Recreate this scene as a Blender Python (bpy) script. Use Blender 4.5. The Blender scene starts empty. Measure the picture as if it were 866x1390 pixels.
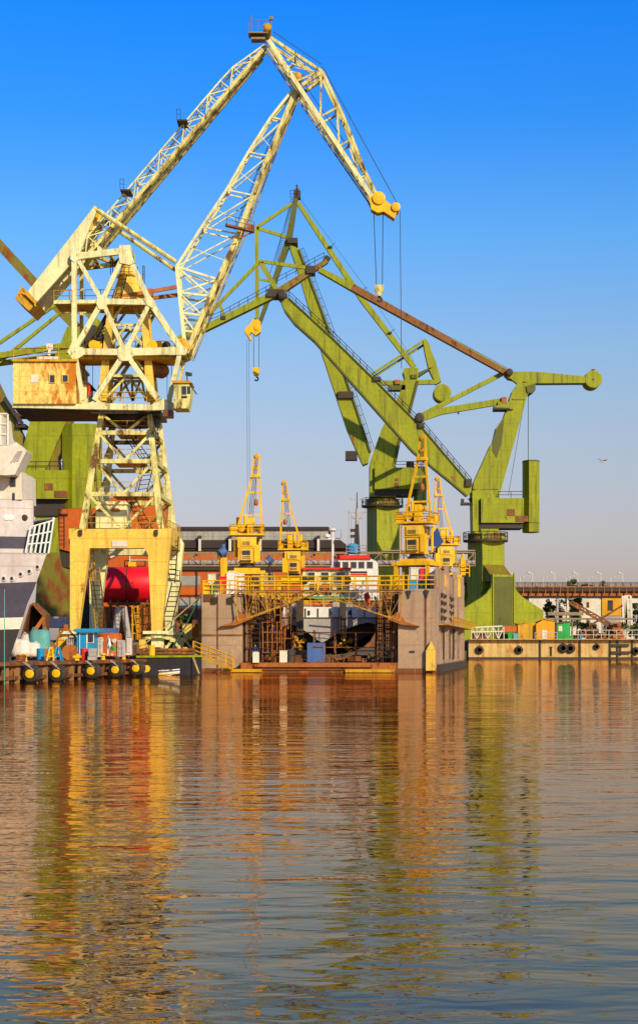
import bpy, math, random
from mathutils import Vector as V
random.seed(7)
R = math.radians
scene = bpy.context.scene
col = scene.collection
F, CX, HZ, CAMH = 2400.0, 433.0, 878.0, 2.5

def at(px, py, Y):
    """point seen at photo pixel (px,py) at real distance Y metres"""
    return V(((px-CX)/F*Y, Y, CAMH+(HZ-py)/F*Y))
def ppm(Y): return F/Y

# ------------------------------------------------------------------ materials
def nd(nt, t, **kw):
    n = nt.nodes.new(t)
    for k, v in kw.items(): setattr(n, k, v)
    return n
def paint(name, base, rust=0.25, rustcol=(0.16,0.05,0.015), dirt=0.35, dirtcol=(0.06,0.04,0.02), rough=0.55,
          metal=0.0, scale=1.0, seam=None, bump=0.15, tone=0.22, coat=0.0, spec=0.3, seamk=0.45):
    m = bpy.data.materials.new(name); m.use_nodes = True
    nt = m.node_tree; L = nt.links.new
    bs = nt.nodes['Principled BSDF']
    tc = nd(nt, 'ShaderNodeTexCoord')
    def noise(sc, det, mp=None, rg=0.6):
        n = nd(nt, 'ShaderNodeTexNoise'); n.inputs['Scale'].default_value = sc; n.inputs['Detail'].default_value = det
        n.inputs['Roughness'].default_value = rg
        if mp:
            mpn = nd(nt, 'ShaderNodeMapping'); mpn.inputs['Scale'].default_value = mp
            L(tc.outputs['Object'], mpn.inputs['Vector']); L(mpn.outputs[0], n.inputs['Vector'])
        else: L(tc.outputs['Object'], n.inputs['Vector'])
        return n.outputs['Fac']
    def ramp(src, a, b):
        r = nd(nt, 'ShaderNodeMapRange'); r.inputs[1].default_value = a; r.inputs[2].default_value = b
        L(src, r.inputs[0]); return r.outputs[0]
    def mixc(f, a, b, bt='MIX'):
        x = nd(nt, 'ShaderNodeMix', data_type='RGBA', blend_type=bt)
        if isinstance(f, float): x.inputs[0].default_value = f
        else: L(f, x.inputs[0])
        if isinstance(a, tuple): x.inputs[6].default_value = (*a, 1)
        else: L(a, x.inputs[6])
        if isinstance(b, tuple): x.inputs[7].default_value = (*b, 1)
        else: L(b, x.inputs[7])
        return x.outputs[2]
    def mul(src, k):
        x = nd(nt, 'ShaderNodeMath', operation='MULTIPLY'); L(src, x.inputs[0])
        if isinstance(k, float): x.inputs[1].default_value = k
        else: L(k, x.inputs[1])
        return x.outputs[0]
    b1 = tuple(c*(1-tone) for c in base); b2 = tuple(min(1, c*(1+tone)) for c in base)
    c = mixc(ramp(noise(0.35*scale, 5), 0.3, 0.7), b1, b2)
    c = mixc(ramp(noise(3.2*scale, 6), 0.35, 0.75), c, tuple(x*0.8 for x in base))
    # vertical streaks of dirt
    st = ramp(noise(1.0*scale, 5, (2.6, 2.6, 0.16)), 0.5, 0.78)
    c = mixc(mul(st, float(dirt)), c, dirtcol)
    if seam:
        sx, sz = seam
        sep = nd(nt, 'ShaderNodeSeparateXYZ'); L(tc.outputs['Object'], sep.inputs[0])
        prev = None
        for ax, s in (('X', sx), ('Z', sz)):
            if not s: continue
            dv = nd(nt, 'ShaderNodeMath', operation='DIVIDE'); L(sep.outputs[ax], dv.inputs[0]); dv.inputs[1].default_value = s
            fr = nd(nt, 'ShaderNodeMath', operation='FRACT'); L(dv.outputs[0], fr.inputs[0])
            lt = nd(nt, 'ShaderNodeMath', operation='LESS_THAN'); L(fr.outputs[0], lt.inputs[0]); lt.inputs[1].default_value = 0.07/s
            if prev is None: prev = lt.outputs[0]
            else:
                mx = nd(nt, 'ShaderNodeMath', operation='MAXIMUM'); L(prev, mx.inputs[0]); L(lt.outputs[0], mx.inputs[1]); prev = mx.outputs[0]
        c = mixc(mul(prev, float(seamk)), c, dirtcol)
    # rust patches, broken up by fine noise and dragged down the surface
    n1 = noise(0.9*scale, 8, (1, 1, 0.45), 0.72)
    th = 0.72-0.22*rust
    rf = ramp(n1, th, th+0.09)
    c = mixc(mul(rf, min(1.0, 0.55+rust)), c, rustcol)
    n2 = ramp(noise(7*scale, 4), 0.66-0.1*rust, 0.74)
    c = mixc(mul(n2, 0.75*min(1.0, rust*2)), c, rustcol)
    L(c, bs.inputs['Base Color'])
    rr = nd(nt, 'ShaderNodeMapRange'); L(rf, rr.inputs[0]); rr.inputs[3].default_value = rough; rr.inputs[4].default_value = 0.9
    L(rr.outputs[0], bs.inputs['Roughness'])
    bs.inputs['Metallic'].default_value = metal
    bs.inputs['Specular IOR Level'].default_value = spec
    if coat: bs.inputs['Coat Weight'].default_value = coat
    bp = nd(nt, 'ShaderNodeBump'); bp.inputs['Strength'].default_value = bump; bp.inputs['Distance'].default_value = 0.05
    L(noise(2.2*scale, 6), bp.inputs['Height']); L(bp.outputs[0], bs.inputs['Normal'])
    return m

M = {}
M['cream']   = paint('cream_crane_paint', (0.71,0.63,0.20), rust=0.95, dirt=0.9, rustcol=(0.13,0.06,0.015), dirtcol=(0.10,0.075,0.015))
M['creamy']  = paint('yellow_portal_paint', (0.82,0.53,0.07), rust=0.5, dirt=0.75, rustcol=(0.34,0.13,0.01), dirtcol=(0.30,0.15,0.01), seam=(0,2.2))
M['creamlt'] = paint('pale_crane_paint', (0.78,0.74,0.36), rust=0.62, dirt=0.8, rustcol=(0.22,0.10,0.02), dirtcol=(0.14,0.12,0.04))
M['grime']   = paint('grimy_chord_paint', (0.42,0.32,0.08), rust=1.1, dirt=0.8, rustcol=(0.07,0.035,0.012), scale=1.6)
M['rusthouse'] = paint('rust_streaked_cream', (0.88,0.66,0.16), rust=1.15, rustcol=(0.50,0.16,0.008), dirt=1.0, dirtcol=(0.62,0.25,0.01), seam=(2.3,1.45), scale=0.8)
M['green']   = paint('lime_green_paint', (0.275,0.30,0.002), rust=0.45, dirt=1.0, rustcol=(0.12,0.06,0.008), dirtcol=(0.075,0.065,0.004), seam=(7.3,5.7), scale=0.65, tone=0.22, seamk=0.45)
M['greenp']  = paint('lime_green_plain', (0.275,0.30,0.002), rust=0.35, dirt=0.95, rustcol=(0.12,0.06,0.01), dirtcol=(0.07,0.06,0.005), scale=0.65, tone=0.16)
M['greend']  = paint('dark_olive_steel', (0.10,0.11,0.012), rust=0.6, dirt=0.5, rustcol=(0.07,0.03,0.01))
M['rustgreen'] = paint('rusty_green_tie', (0.19,0.17,0.012), rust=1.0, dirt=0.9, rustcol=(0.20,0.055,0.012), dirtcol=(0.20,0.06,0.01), scale=0.6)
M['rusttie'] = paint('rust_brown_tie', (0.22,0.09,0.015), rust=0.8, dirt=0.8, rustcol=(0.10,0.03,0.012), dirtcol=(0.30,0.09,0.01), scale=0.8)
M['yellow']  = paint('chrome_yellow_paint', (0.86,0.48,0.006), rust=0.45, dirt=0.75, scale=1.8, rustcol=(0.35,0.12,0.01), dirtcol=(0.40,0.17,0.01))
M['yellowd'] = paint('ochre_yellow_steel', (0.62,0.33,0.012), rust=0.75, dirt=0.6, rustcol=(0.24,0.07,0.01))
M['darksteel'] = paint('dark_grimy_steel', (0.045,0.035,0.025), rust=0.7, dirt=0.5, rustcol=(0.10,0.04,0.015))
M['brown']   = paint('brown_rust_steel', (0.17,0.065,0.022), rust=0.9, dirt=0.6, rustcol=(0.34,0.11,0.015), dirtcol=(0.05,0.025,0.012))
M['orangerust'] = paint('orange_rust_steel', (0.42,0.13,0.02), rust=0.8, dirt=0.6, rustcol=(0.2,0.05,0.01))
M['dockgrey'] = paint('dock_wall_steel', (0.43,0.285,0.165), rust=0.5, dirt=0.8, rustcol=(0.30,0.12,0.03), dirtcol=(0.18,0.10,0.05), seam=(0,2.6), scale=0.7)
M['dockside'] = paint('dock_side_steel', (0.38,0.26,0.17), rust=0.7, dirt=1.0, rustcol=(0.22,0.10,0.04), dirtcol=(0.10,0.06,0.035), scale=0.8)
M['orange']  = paint('orange_cladding', (0.54,0.11,0.010), rust=0.5, dirt=0.85, dirtcol=(0.3,0.08,0.01), seam=(2.5,0), rustcol=(0.3,0.06,0.01))
M['redtank'] = paint('crimson_tank_paint', (0.80,0.008,0.022), rust=0.0, dirt=0.12, dirtcol=(0.4,0.01,0.01), rough=0.38, seam=(4.1,0), tone=0.08, spec=0.5)
M['red']     = paint('signal_red_paint', (0.75,0.03,0.012), rust=0.1, dirt=0.2)
M['blue']    = paint('cyan_blue_paint', (0.01,0.28,0.55), rust=0.12, dirt=0.25, dirtcol=(0.02,0.09,0.14))
M['bluec']   = paint('faded_blue_container', (0.06,0.13,0.33), rust=0.35, dirt=0.4, rustcol=(0.2,0.1,0.05), scale=2)
M['white']   = paint('white_ship_paint', (0.80,0.77,0.70), rust=0.15, dirt=0.3, rustcol=(0.4,0.2,0.08), dirtcol=(0.35,0.25,0.15))
M['grey']    = paint('warm_grey_paint', (0.40,0.36,0.33), rust=0.15, dirt=0.35, dirtcol=(0.2,0.13,0.08))
M['shipgrey'] = paint('pale_grey_ship', (0.56,0.50,0.46), rust=0.22, dirt=0.45, rustcol=(0.30,0.11,0.03), dirtcol=(0.30,0.20,0.13), seam=(0,2.0))
M['navy']    = paint('navy_stripe', (0.05,0.045,0.07), rust=0.3, dirt=0.4, rustcol=(0.14,0.06,0.03))
M['black']   = paint('black_hull_paint', (0.022,0.020,0.022), rust=0.3, dirt=0.4, rustcol=(0.10,0.05,0.03))
M['rubber']  = paint('worn_rubber', (0.030,0.026,0.022), rust=0.35, dirt=0.6, rustcol=(0.16,0.09,0.04), dirtcol=(0.16,0.08,0.03), rough=0.85)
M['concrete'] = paint('weathered_quay_concrete', (0.62,0.42,0.15), rust=0.8, dirt=0.9, rustcol=(0.42,0.17,0.03), dirtcol=(0.22,0.11,0.03), rough=0.9, seam=(9,0), scale=0.6)
M['yard']    = paint('yard_ground', (0.12,0.09,0.06), rust=0.4, dirt=0.4, rough=0.95)
M['roof']    = paint('dark_roofing', (0.05,0.036,0.032), rust=0.4, dirt=0.4, rustcol=(0.1,0.05,0.03), rough=0.9)
M['glassroof'] = paint('dusty_glazing', (0.36,0.34,0.28), rust=0.3, dirt=0.5, rustcol=(0.14,0.11,0.08), dirtcol=(.12,.1,.08), seam=(1.2,1.4), rough=0.4, scale=1.2)
M['window']  = paint('dark_window_glass', (0.03,0.035,0.045), rust=0, dirt=0.2, rough=0.12, bump=0.02, spec=0.6)
M['bag']     = paint('white_bulk_bag', (0.78,0.72,0.64), rust=0.4, dirt=0.4, rustcol=(0.5,0.38,0.28), rough=0.9, scale=2, bump=0.6)
M['teal']    = paint('teal_tarp', (0.12,0.38,0.36), rust=0.1, dirt=0.3, rough=0.8, bump=0.5, scale=2)
M['greentarp'] = paint('green_tarpaulin', (0.01,0.22,0.11), rust=0, dirt=0.3, rough=0.7, bump=0.5)
M['gbright'] = paint('bright_green_paint', (0.02,0.35,0.06), rust=0.12, dirt=0.3)
M['whitewall'] = paint('white_plaster', (0.74,0.66,0.50), rust=0.15, dirt=0.3, rustcol=(0.4,0.3,0.2), rough=0.9)
M['amber']   = paint('amber_plaster', (0.75,0.33,0.02), rust=0.15, dirt=0.3, rough=0.9)
M['bark']    = paint('bark', (0.09,0.06,0.04), rough=0.95)
M['wood']    = paint('wood_planks', (0.26,0.14,0.05), rust=0.3, dirt=0.5, rough=0.9)
M['skin']    = paint('skin', (0.50,0.28,0.18), rust=0, dirt=0, bump=0)
M['denim']   = paint('blue_overalls', (0.03,0.07,0.22), rust=0, dirt=0.2, rough=0.9)
M['overall'] = paint('white_overalls', (0.80,0.77,0.72), rust=0, dirt=0.25, rough=0.9)
M['rope']    = paint('mooring_rope', (0.40,0.28,0.10), rust=0.2, dirt=0.4, rough=0.95)
M['ropeg']   = paint('green_rope', (0.03,0.10,0.06), rust=0, dirt=0.2, rough=0.95)
M['wire']    = paint('steel_wire', (0.07,0.07,0.08), rust=0.2, dirt=0.2)
M['trussochre'] = paint('ochre_truss_paint', (0.46,0.24,0.02), rust=0.9, dirt=0.8, rustcol=(0.16,0.05,0.01))
M['trussgrey'] = paint('dull_truss_paint', (0.30,0.21,0.11), rust=0.6, dirt=0.6)
M['wavy']    = paint('bulwark_green', (0.03,0.30,0.08), rust=0.3, dirt=0.4)
M['feather'] = paint('gull_white', (0.75,0.62,0.45), rust=0, dirt=0)
M['featherd'] = paint('gull_dark', (0.03,0.03,0.035), rust=0, dirt=0)

def leafmat(name, c):
    m = bpy.data.materials.new(name); m.use_nodes = True; nt = m.node_tree; bs = nt.nodes['Principled BSDF']
    tc = nd(nt, 'ShaderNodeTexCoord'); n = nd(nt, 'ShaderNodeTexNoise'); n.inputs['Scale'].default_value = 0.9; n.inputs['Detail'].default_value = 4
    nt.links.new(tc.outputs['Object'], n.inputs['Vector'])
    r = nd(nt, 'ShaderNodeValToRGB'); r.color_ramp.elements[0].position = .35; r.color_ramp.elements[1].position = .7
    r.color_ramp.elements[0].color = (*[x*.5 for x in c], 1); r.color_ramp.elements[1].color = (*[x*1.6 for x in c], 1)
    nt.links.new(n.outputs['Fac'], r.inputs[0]); nt.links.new(r.outputs[0], bs.inputs['Base Color'])
    bs.inputs['Roughness'].default_value = .7
    return m
M['leaf'] = leafmat('dark_leaves', (0.075,0.105,0.022)); M['leaf2'] = leafmat('olive_leaves', (0.115,0.125,0.028))

# ------------------------------------------------------------------ mesh builder
TS = 1.0   # member size factor of the crane being built
class MB:
    def __init__(s): s.v = []; s.f = []; s.mi = []; s.cur = 0; s.parts_ = []
    def add(s, vs, fs):
        vs = list(vs); fs = list(fs); s.parts_.append((len(vs), len(fs))); o = len(s.v); s.v += [V(p) for p in vs]
        for f in fs: s.f.append([i+o for i in f]); s.mi.append(s.cur)
        return s
    def box(s, c, d, yaw=0):
        cx, cy, cz = c; x, y, z = d[0]/2, d[1]/2, d[2]/2; ca, sa = math.cos(yaw), math.sin(yaw)
        vs = [(cx+a*x*ca-b*y*sa, cy+a*x*sa+b*y*ca, cz+k*z) for k in (-1,1) for b in (-1,1) for a in (-1,1)]
        return s.add(vs, [(0,2,3,1),(4,5,7,6),(0,1,5,4),(2,6,7,3),(0,4,6,2),(1,3,7,5)])
    def pbox(s, x0, y0, x1, y1, Y, D):
        """box whose front face covers photo pixels x0..x1,y0..y1 at distance Y, D metres deep"""
        a = at(x0, y0, Y); b = at(x1, y1, Y); D = D*TS
        return s.box(((a.x+b.x)/2, Y+D/2, (a.z+b.z)/2), (abs(b.x-a.x), D, abs(a.z-b.z)))
    def frame(s, a, b):
        d = (b-a).normalized(); ref = V((0,1,0)) if abs(d.y) < .9 else V((1,0,0))
        n = d.cross(ref).normalized(); m = d.cross(n).normalized(); return n, m
    def beam(s, a, b, t, dp=None, t2=None, dp2=None):
        a, b = V(a), V(b)
        if (b-a).length < 1e-4: return s
        dp = dp or t; t2 = t2 or t; dp2 = dp2 or dp; t, dp, t2, dp2 = t*TS, dp*TS, t2*TS, dp2*TS
        n, m = s.frame(a, b); vs = []
        for p, tt, dd in ((a, t, dp), (b, t2, dp2)):
            for i, j in ((-1,-1),(1,-1),(1,1),(-1,1)): vs.append(p+n*i*tt/2+m*j*dd/2)
        return s.add(vs, [(0,1,2,3),(7,6,5,4),(0,4,5,1),(1,5,6,2),(2,6,7,3),(3,7,4,0)])
    def tube(s, a, b, r, n=6, r2=None):
        a, b = V(a), V(b)
        if (b-a).length < 1e-4: return s
        r2 = r if r2 is None else r2; r, r2 = r*TS, r2*TS; u, w = s.frame(a, b); vs = []
        for p, rr in ((a, r), (b, r2)):
            for k in range(n):
                t = 2*math.pi*k/n; vs.append(p+u*math.cos(t)*rr+w*math.sin(t)*rr)
        fs = [(k, (k+1) % n, n+(k+1) % n, n+k) for k in range(n)]+[tuple(range(n))[::-1], tuple(range(n, 2*n))]
        return s.add(vs, fs)
    def path(s, pts, r, n=5):
        for a, b in zip(pts[:-1], pts[1:]): s.tube(a, b, r, n)
        return s
    def slab(s, pts, off):
        """polygon (world points) extruded by vector off"""
        n = len(pts); off = V(off); vs = [V(p) for p in pts]+[V(p)+off for p in pts]
        fs = [tuple(range(n)), tuple(range(n, 2*n))[::-1]]+[(k, n+k, n+(k+1) % n, (k+1) % n) for k in range(n)]
        return s.add(vs, fs)
    def pslab(s, pp, Y, D): return s.slab([at(x, y, Y) for x, y in pp], (0, D*TS, 0))
    def lathe(s, prof, c, axis='z', n=20, yaw=0):
        c = V(c); vs = []; fs = []
        if TS != 1: prof = [(a*TS, b*TS) for a, b in prof]
        for r, h in prof:
            for k in range(n):
                t = 2*math.pi*k/n
                if axis == 'z': p = V((r*math.cos(t), r*math.sin(t), h))
                elif axis == 'y': p = V((r*math.cos(t), h, r*math.sin(t)))
                else: p = V((h, r*math.cos(t), r*math.sin(t)))
                if yaw: p = V((p.x*math.cos(yaw)-p.y*math.sin(yaw), p.x*math.sin(yaw)+p.y*math.cos(yaw), p.z))
                vs.append(c+p)
        for i in range(len(prof)-1):
            for k in range(n): fs.append((i*n+k, i*n+(k+1) % n, (i+1)*n+(k+1) % n, (i+1)*n+k))
        fs.append(tuple(range(n))[::-1]); fs.append(tuple(range((len(prof)-1)*n, len(prof)*n)))
        return s.add(vs, fs)
    def zig(s, a0, a1, b0, b1, n, t, dp=None, posts=True, flip=0):
        """lacing between line a and line b"""
        for i in range(n+1):
            u = i/n; pa = a0.lerp(a1, u); pb = b0.lerp(b1, u)
            if posts: s.beam(pa, pb, t, dp)
            if i < n:
                q = (i+1)/n
                if (i+flip) % 2: s.beam(pa, b0.lerp(b1, q), t, dp)
                else: s.beam(pb, a0.lerp(a1, q), t, dp)
        return s
    def rail(s, pts, h=1.1, sp=1.6, r=0.035, mids=1):
        pts = [V(p) for p in pts]; up = V((0,0,1)); h = h*TS; sp = sp*TS
        for a, b in zip(pts[:-1], pts[1:]):
            n = max(1, int((b-a).length/sp))
            for i in range(n+1):
                p = a.lerp(b, i/n); s.tube(p, p+up*h, r, 4)
            for k in range(mids+1):
                q = up*h*(k+1)/(mids+1); s.tube(a+q, b+q, r, 4)
        return s
    def ladder(s, a, b, w=0.5, side=V((1,0,0)), n=None, r=0.035):
        a, b = V(a), V(b); side = side.normalized()*w/2; n = n or int((b-a).length/0.45)
        s.tube(a-side, b-side, r, 4); s.tube(a+side, b+side, r, 4)
        for i in range(1, n): p = a.lerp(b, i/n); s.tube(p-side, p+side, r*.8, 4)
        return s
    def build(s, name, mats, parent=None, loc=None, smooth=False):
        if not isinstance(mats, (list, tuple)): mats = [mats]
        if loc is None:
            if parent: o = V(ORIG[parent.name])
            else:
                xs = [p.x for p in s.v]; ys = [p.y for p in s.v]; zs = [p.z for p in s.v]
                o = V(((min(xs)+max(xs))/2, (min(ys)+max(ys))/2, min(zs)))
        else: o = V(loc)
        me = bpy.data.meshes.new(name); me.from_pydata([tuple(p-o) for p in s.v], [], s.f)
        for m in mats: me.materials.append(M[m] if isinstance(m, str) else m)
        if len(mats) > 1:
            for p, i in zip(me.polygons, s.mi): p.material_index = i
        if smooth:
            for p in me.polygons: p.use_smooth = len(p.vertices) <= 4
        me.validate(); me.update()
        ob = bpy.data.objects.new(name, me); col.objects.link(ob)
        if parent: ob.parent = parent
        else: ob.location = o
        ORIG[ob.name] = tuple(o)
        return ob
def build_each(s, name, mats, parent=None, nv=None):
    """one object per added primitive"""
    out = []; v0 = 0; i = 0
    for nvv, nf in s.parts_:
        m = MB(); m.v = s.v[v0:v0+nvv]; m.f = [[a-v0 for a in f] for f in s.f[i:i+nf]]; m.mi = [0]*nf; v0 += nvv; i += nf
        out.append(m.build(name, mats, parent))
    return out
MB.build_each = build_each
ORIG = {}
def tag(o, label=None, cat=None, group=None, kind=None):
    if label: o['label'] = label
    if cat: o['category'] = cat
    if group: o['group'] = group
    if kind: o['kind'] = kind
    return o
def thing(name, loc, label, cat, group=None):
    o = bpy.data.objects.new(name, None); col.objects.link(o); o.location = loc; o.empty_display_size = .5
    ORIG[o.name] = tuple(loc); return tag(o, label, cat, group)
def kids(o): return [c for c in bpy.data.objects if c.parent == o]
def dup(o, parent=None):
    c = o.copy(); col.objects.link(c); c.parent = parent
    for ch in kids(o): dup(ch, c)
    return c
UP = V((0,0,1)); YV = V((0,1,0))

# ------------------------------------------------------------------ world, sun, camera
SUN_EL, SUN_AZ = R(27), R(33)      # sun behind the camera, to the right
w = bpy.data.worlds.new('World'); scene.world = w; w.use_nodes = True
nt = w.node_tree; bg = nt.nodes['Background']
sky = nd(nt, 'ShaderNodeTexSky'); sky.sky_type = 'NISHITA'; sky.sun_disc = False
sky.sun_elevation = SUN_EL; sky.sun_rotation = math.pi-SUN_AZ
sky.air_density = 1.2; sky.dust_density = 1.0; sky.ozone_density = 3.0
tc = nd(nt, 'ShaderNodeTexCoord'); sp = nd(nt, 'ShaderNodeSeparateXYZ'); nt.links.new(tc.outputs['Generated'], sp.inputs[0])
cr = nd(nt, 'ShaderNodeValToRGB'); nt.links.new(sp.outputs['Z'], cr.inputs[0])
SKYRAMP = [(0.0,(.87,.70,.84)),(0.041,(.871,.721,.871)),(0.074,(.911,.749,.894)),(0.115,(.916,.818,.939)),(0.164,(.798,.891,1.095)),
           (0.226,(.45,.904,1.389)),(0.287,(.16,.766,1.589)),(0.343,(.06,.717,1.748)),(0.6,(.08,.5,1.1)),(1.0,(.2,.35,.6))]
SKYRAMP = [(a, tuple(x/2 for x in c)) for a, c in SKYRAMP]   # doubled again below
#SKYRAMP-BEGIN
#SKYRAMP-END
e = cr.color_ramp.elements
while len(e) < len(SKYRAMP): e.new(0.5)
for i, (p, c) in enumerate(SKYRAMP): e[i].position = p
for i, (p, c) in enumerate(SKYRAMP): e[i].color = (*c, 1)
mx = nd(nt, 'ShaderNodeMix', data_type='RGBA', blend_type='MULTIPLY'); mx.inputs[0].default_value = 1
nt.links.new(sky.outputs[0], mx.inputs[6]); nt.links.new(cr.outputs[0], mx.inputs[7])
m2 = nd(nt, 'ShaderNodeVectorMath', operation='SCALE'); m2.inputs['Scale'].default_value = 2.0
nt.links.new(mx.outputs[2], m2.inputs[0]); nt.links.new(m2.outputs[0], bg.inputs['Color']); bg.inputs['Strength'].default_value = 0.12

sl = bpy.data.lights.new('sun', 'SUN'); sl.energy = 5.0; sl.angle = R(0.5); sl.color = (1.0, 0.82, 0.54)
so = bpy.data.objects.new('sun', sl); col.objects.link(so)
sd = V((math.sin(SUN_AZ)*math.cos(SUN_EL), -math.cos(SUN_AZ)*math.cos(SUN_EL), math.sin(SUN_EL)))
so.rotation_euler = sd.to_track_quat('Z', 'Y').to_euler(); so.location = sd*300

cam = bpy.data.cameras.new('camera'); co = bpy.data.objects.new('camera', cam); col.objects.link(co)
co.location = (0, 0, CAMH); co.rotation_euler = (math.pi/2, 0, 0)
cam.sensor_fit = 'HORIZONTAL'; cam.sensor_width = 36; cam.lens = 36*F/866
cam.shift_x = 0; cam.shift_y = (HZ-695)/866; cam.clip_end = 20000; cam.clip_start = 0.5
scene.camera = co
vs = scene.view_settings; vs.view_transform = 'Standard'; vs.look = 'None'; vs.gamma = 1; vs.exposure = 0.0; vs.use_curve_mapping = False

# ------------------------------------------------------------------ water and ground
def water_mat():
    m = bpy.data.materials.new('harbour_water'); m.use_nodes = True; nt = m.node_tree; L = nt.links.new; bs = nt.nodes['Principled BSDF']
    out = nt.nodes['Material Output']; nt.nodes.remove(bs)
    df = nd(nt, 'ShaderNodeBsdfDiffuse'); df.inputs['Color'].default_value = (0.068,0.038,0.016,1)
    gl = nd(nt, 'ShaderNodeBsdfGlossy'); gl.inputs['Color'].default_value = (0.98,0.715,0.48,1); gl.inputs['Roughness'].default_value = 0.015
    fr = nd(nt, 'ShaderNodeFresnel'); fr.inputs['IOR'].default_value = 1.65
    ms = nd(nt, 'ShaderNodeMixShader'); L(fr.outputs[0], ms.inputs[0]); L(df.outputs[0], ms.inputs[1]); L(gl.outputs[0], ms.inputs[2]); L(ms.outputs[0], out.inputs[0])
    tc = nd(nt, 'ShaderNodeTexCoord'); acc = None
    for sc, mp, det, amp, dist in ((1.0,(0.50,1.05,1),1.0,0.027,0.7),(1.0,(1.6,3.1,1),1.5,0.0072,1.0),(1.0,(0.09,0.2,1),1.0,0.045,0.2),(1.0,(5.0,9.0,1),1.0,0.0006,0)):
        mpn = nd(nt, 'ShaderNodeMapping'); mpn.inputs['Scale'].default_value = mp; mpn.inputs['Rotation'].default_value = (0,0,R(6))
        n = nd(nt, 'ShaderNodeTexNoise'); n.inputs['Scale'].default_value = sc; n.inputs['Detail'].default_value = det; n.inputs['Roughness'].default_value = 0.45
        n.inputs['Distortion'].default_value = dist
        L(tc.outputs['Object'], mpn.inputs['Vector']); L(mpn.outputs[0], n.inputs['Vector'])
        mu = nd(nt, 'ShaderNodeMath', operation='MULTIPLY'); L(n.outputs['Fac'], mu.inputs[0]); mu.inputs[1].default_value = amp
        if acc is None: acc = mu.outputs[0]
        else:
            ad = nd(nt, 'ShaderNodeMath', operation='ADD'); L(acc, ad.inputs[0]); L(mu.outputs[0], ad.inputs[1]); acc = ad.outputs[0]
    # calm and wind-ruffled patches
    mp2 = nd(nt, 'ShaderNodeMapping'); mp2.inputs['Scale'].default_value = (0.02,0.07,1); pn = nd(nt, 'ShaderNodeTexNoise'); pn.inputs['Scale'].default_value = 1; pn.inputs['Detail'].default_value = 3
    L(tc.outputs['Object'], mp2.inputs['Vector']); L(mp2.outputs[0], pn.inputs['Vector'])
    pr = nd(nt, 'ShaderNodeMapRange'); pr.inputs[1].default_value = .35; pr.inputs[2].default_value = .65; pr.inputs[3].default_value = .6; pr.inputs[4].default_value = 1.35; L(pn.outputs['Fac'], pr.inputs[0])
    pm = nd(nt, 'ShaderNodeMath', operation='MULTIPLY'); L(acc, pm.inputs[0]); L(pr.outputs[0], pm.inputs[1]); acc = pm.outputs[0]
    bp = nd(nt, 'ShaderNodeBump'); bp.inputs['Strength'].default_value = 1.0; bp.inputs['Distance'].default_value = 1.0
    L(acc, bp.inputs['Height'])
    for n_ in (df, gl, fr): L(bp.outputs[0], n_.inputs['Normal'])
    return m
M['water'] = water_mat()
wb = MB(); wb.add([(-6000,-200,0),(6000,-200,0),(6000,9000,0),(-6000,9000,0)], [(0,1,2,3)])
tag(wb.build('water', 'water', loc=(0,0,0)), kind='structure')

g = MB()   # ship yard ground: left quay, land behind the dock, far land
GL = 1.7
gp = [(-400,126),(-34,130),(-24.5,136),(-15.9,154),(-10.9,163),(-12.2,173),(-4.7,230),(-4.7,236),(15,236),(15,353.6),(5000,353.6),(5000,8000),(-5000,8000),(-5000,126)]
g.slab([V((x,y,GL)) for x, y in gp], (0,0,-4)); tag(g.build('ground', 'yard', loc=(0,0,0)), kind='structure')
g = MB(); g.slab([V((x,y,3.8)) for x, y in [(-60,354.3),(5000,354.3),(5000,7900),(-60,7900)]], (0,0,-2)); tag(g.build('quay_ground', 'yard', loc=(0,0,0)), kind='structure')

# ------------------------------------------------------------------ the cream portal crane (left)
YC = 165.0; TS = 0.95
LC = thing('portal_crane', at(170, 890.8, YC+6), 'tall cream lattice portal crane with rusty machine house on the left quay', 'crane')
def lc(name, mb, mat, parent=LC, **k): return mb.build(name, mat, parent, **k)
DG = 12.5      # portal depth
# portal: front frame and rear frame as chamfered plates
def portal_frame(Y, dx):
    a = MB()
    pp = [(95,728),(104,718),(227,718),(232,727),(219,857),(206,857),(201,752),(196,744),(122,744),(121,748),(106,856),(95,856)]
    w = [at(x, y, YC) for x, y in pp]
    a.slab([V((p.x+dx, Y, p.z)) for p in w], (0, 1.5, 0))
    return a
lc('portal_frame', portal_frame(YC, 0), 'creamy')
lc('portal_frame', portal_frame(YC+DG, 0.2), 'creamlt')
a = MB()
for x in (100, 221): a.beam(at(x,727,YC)+V((0,1.5,0)), at(x,727,YC)+V((0,DG,0)), 1.6, 1.4)
a.build_each('portal_beam', 'creamy', LC)
sgn = MB(); sgn.pbox(152,734,173,742,YC-0.08,0.07); tag(lc('nameplate', sgn, 'whitewall'))
for x in (109, 212):
    k = MB(); k.pbox(x-2.2,719,x+2.2,726,YC-0.25,0.25); k.pbox(x-1.4,726,x+1.4,727.5,YC-0.2,0.2); lc('lug', k, 'darksteel')
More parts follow.
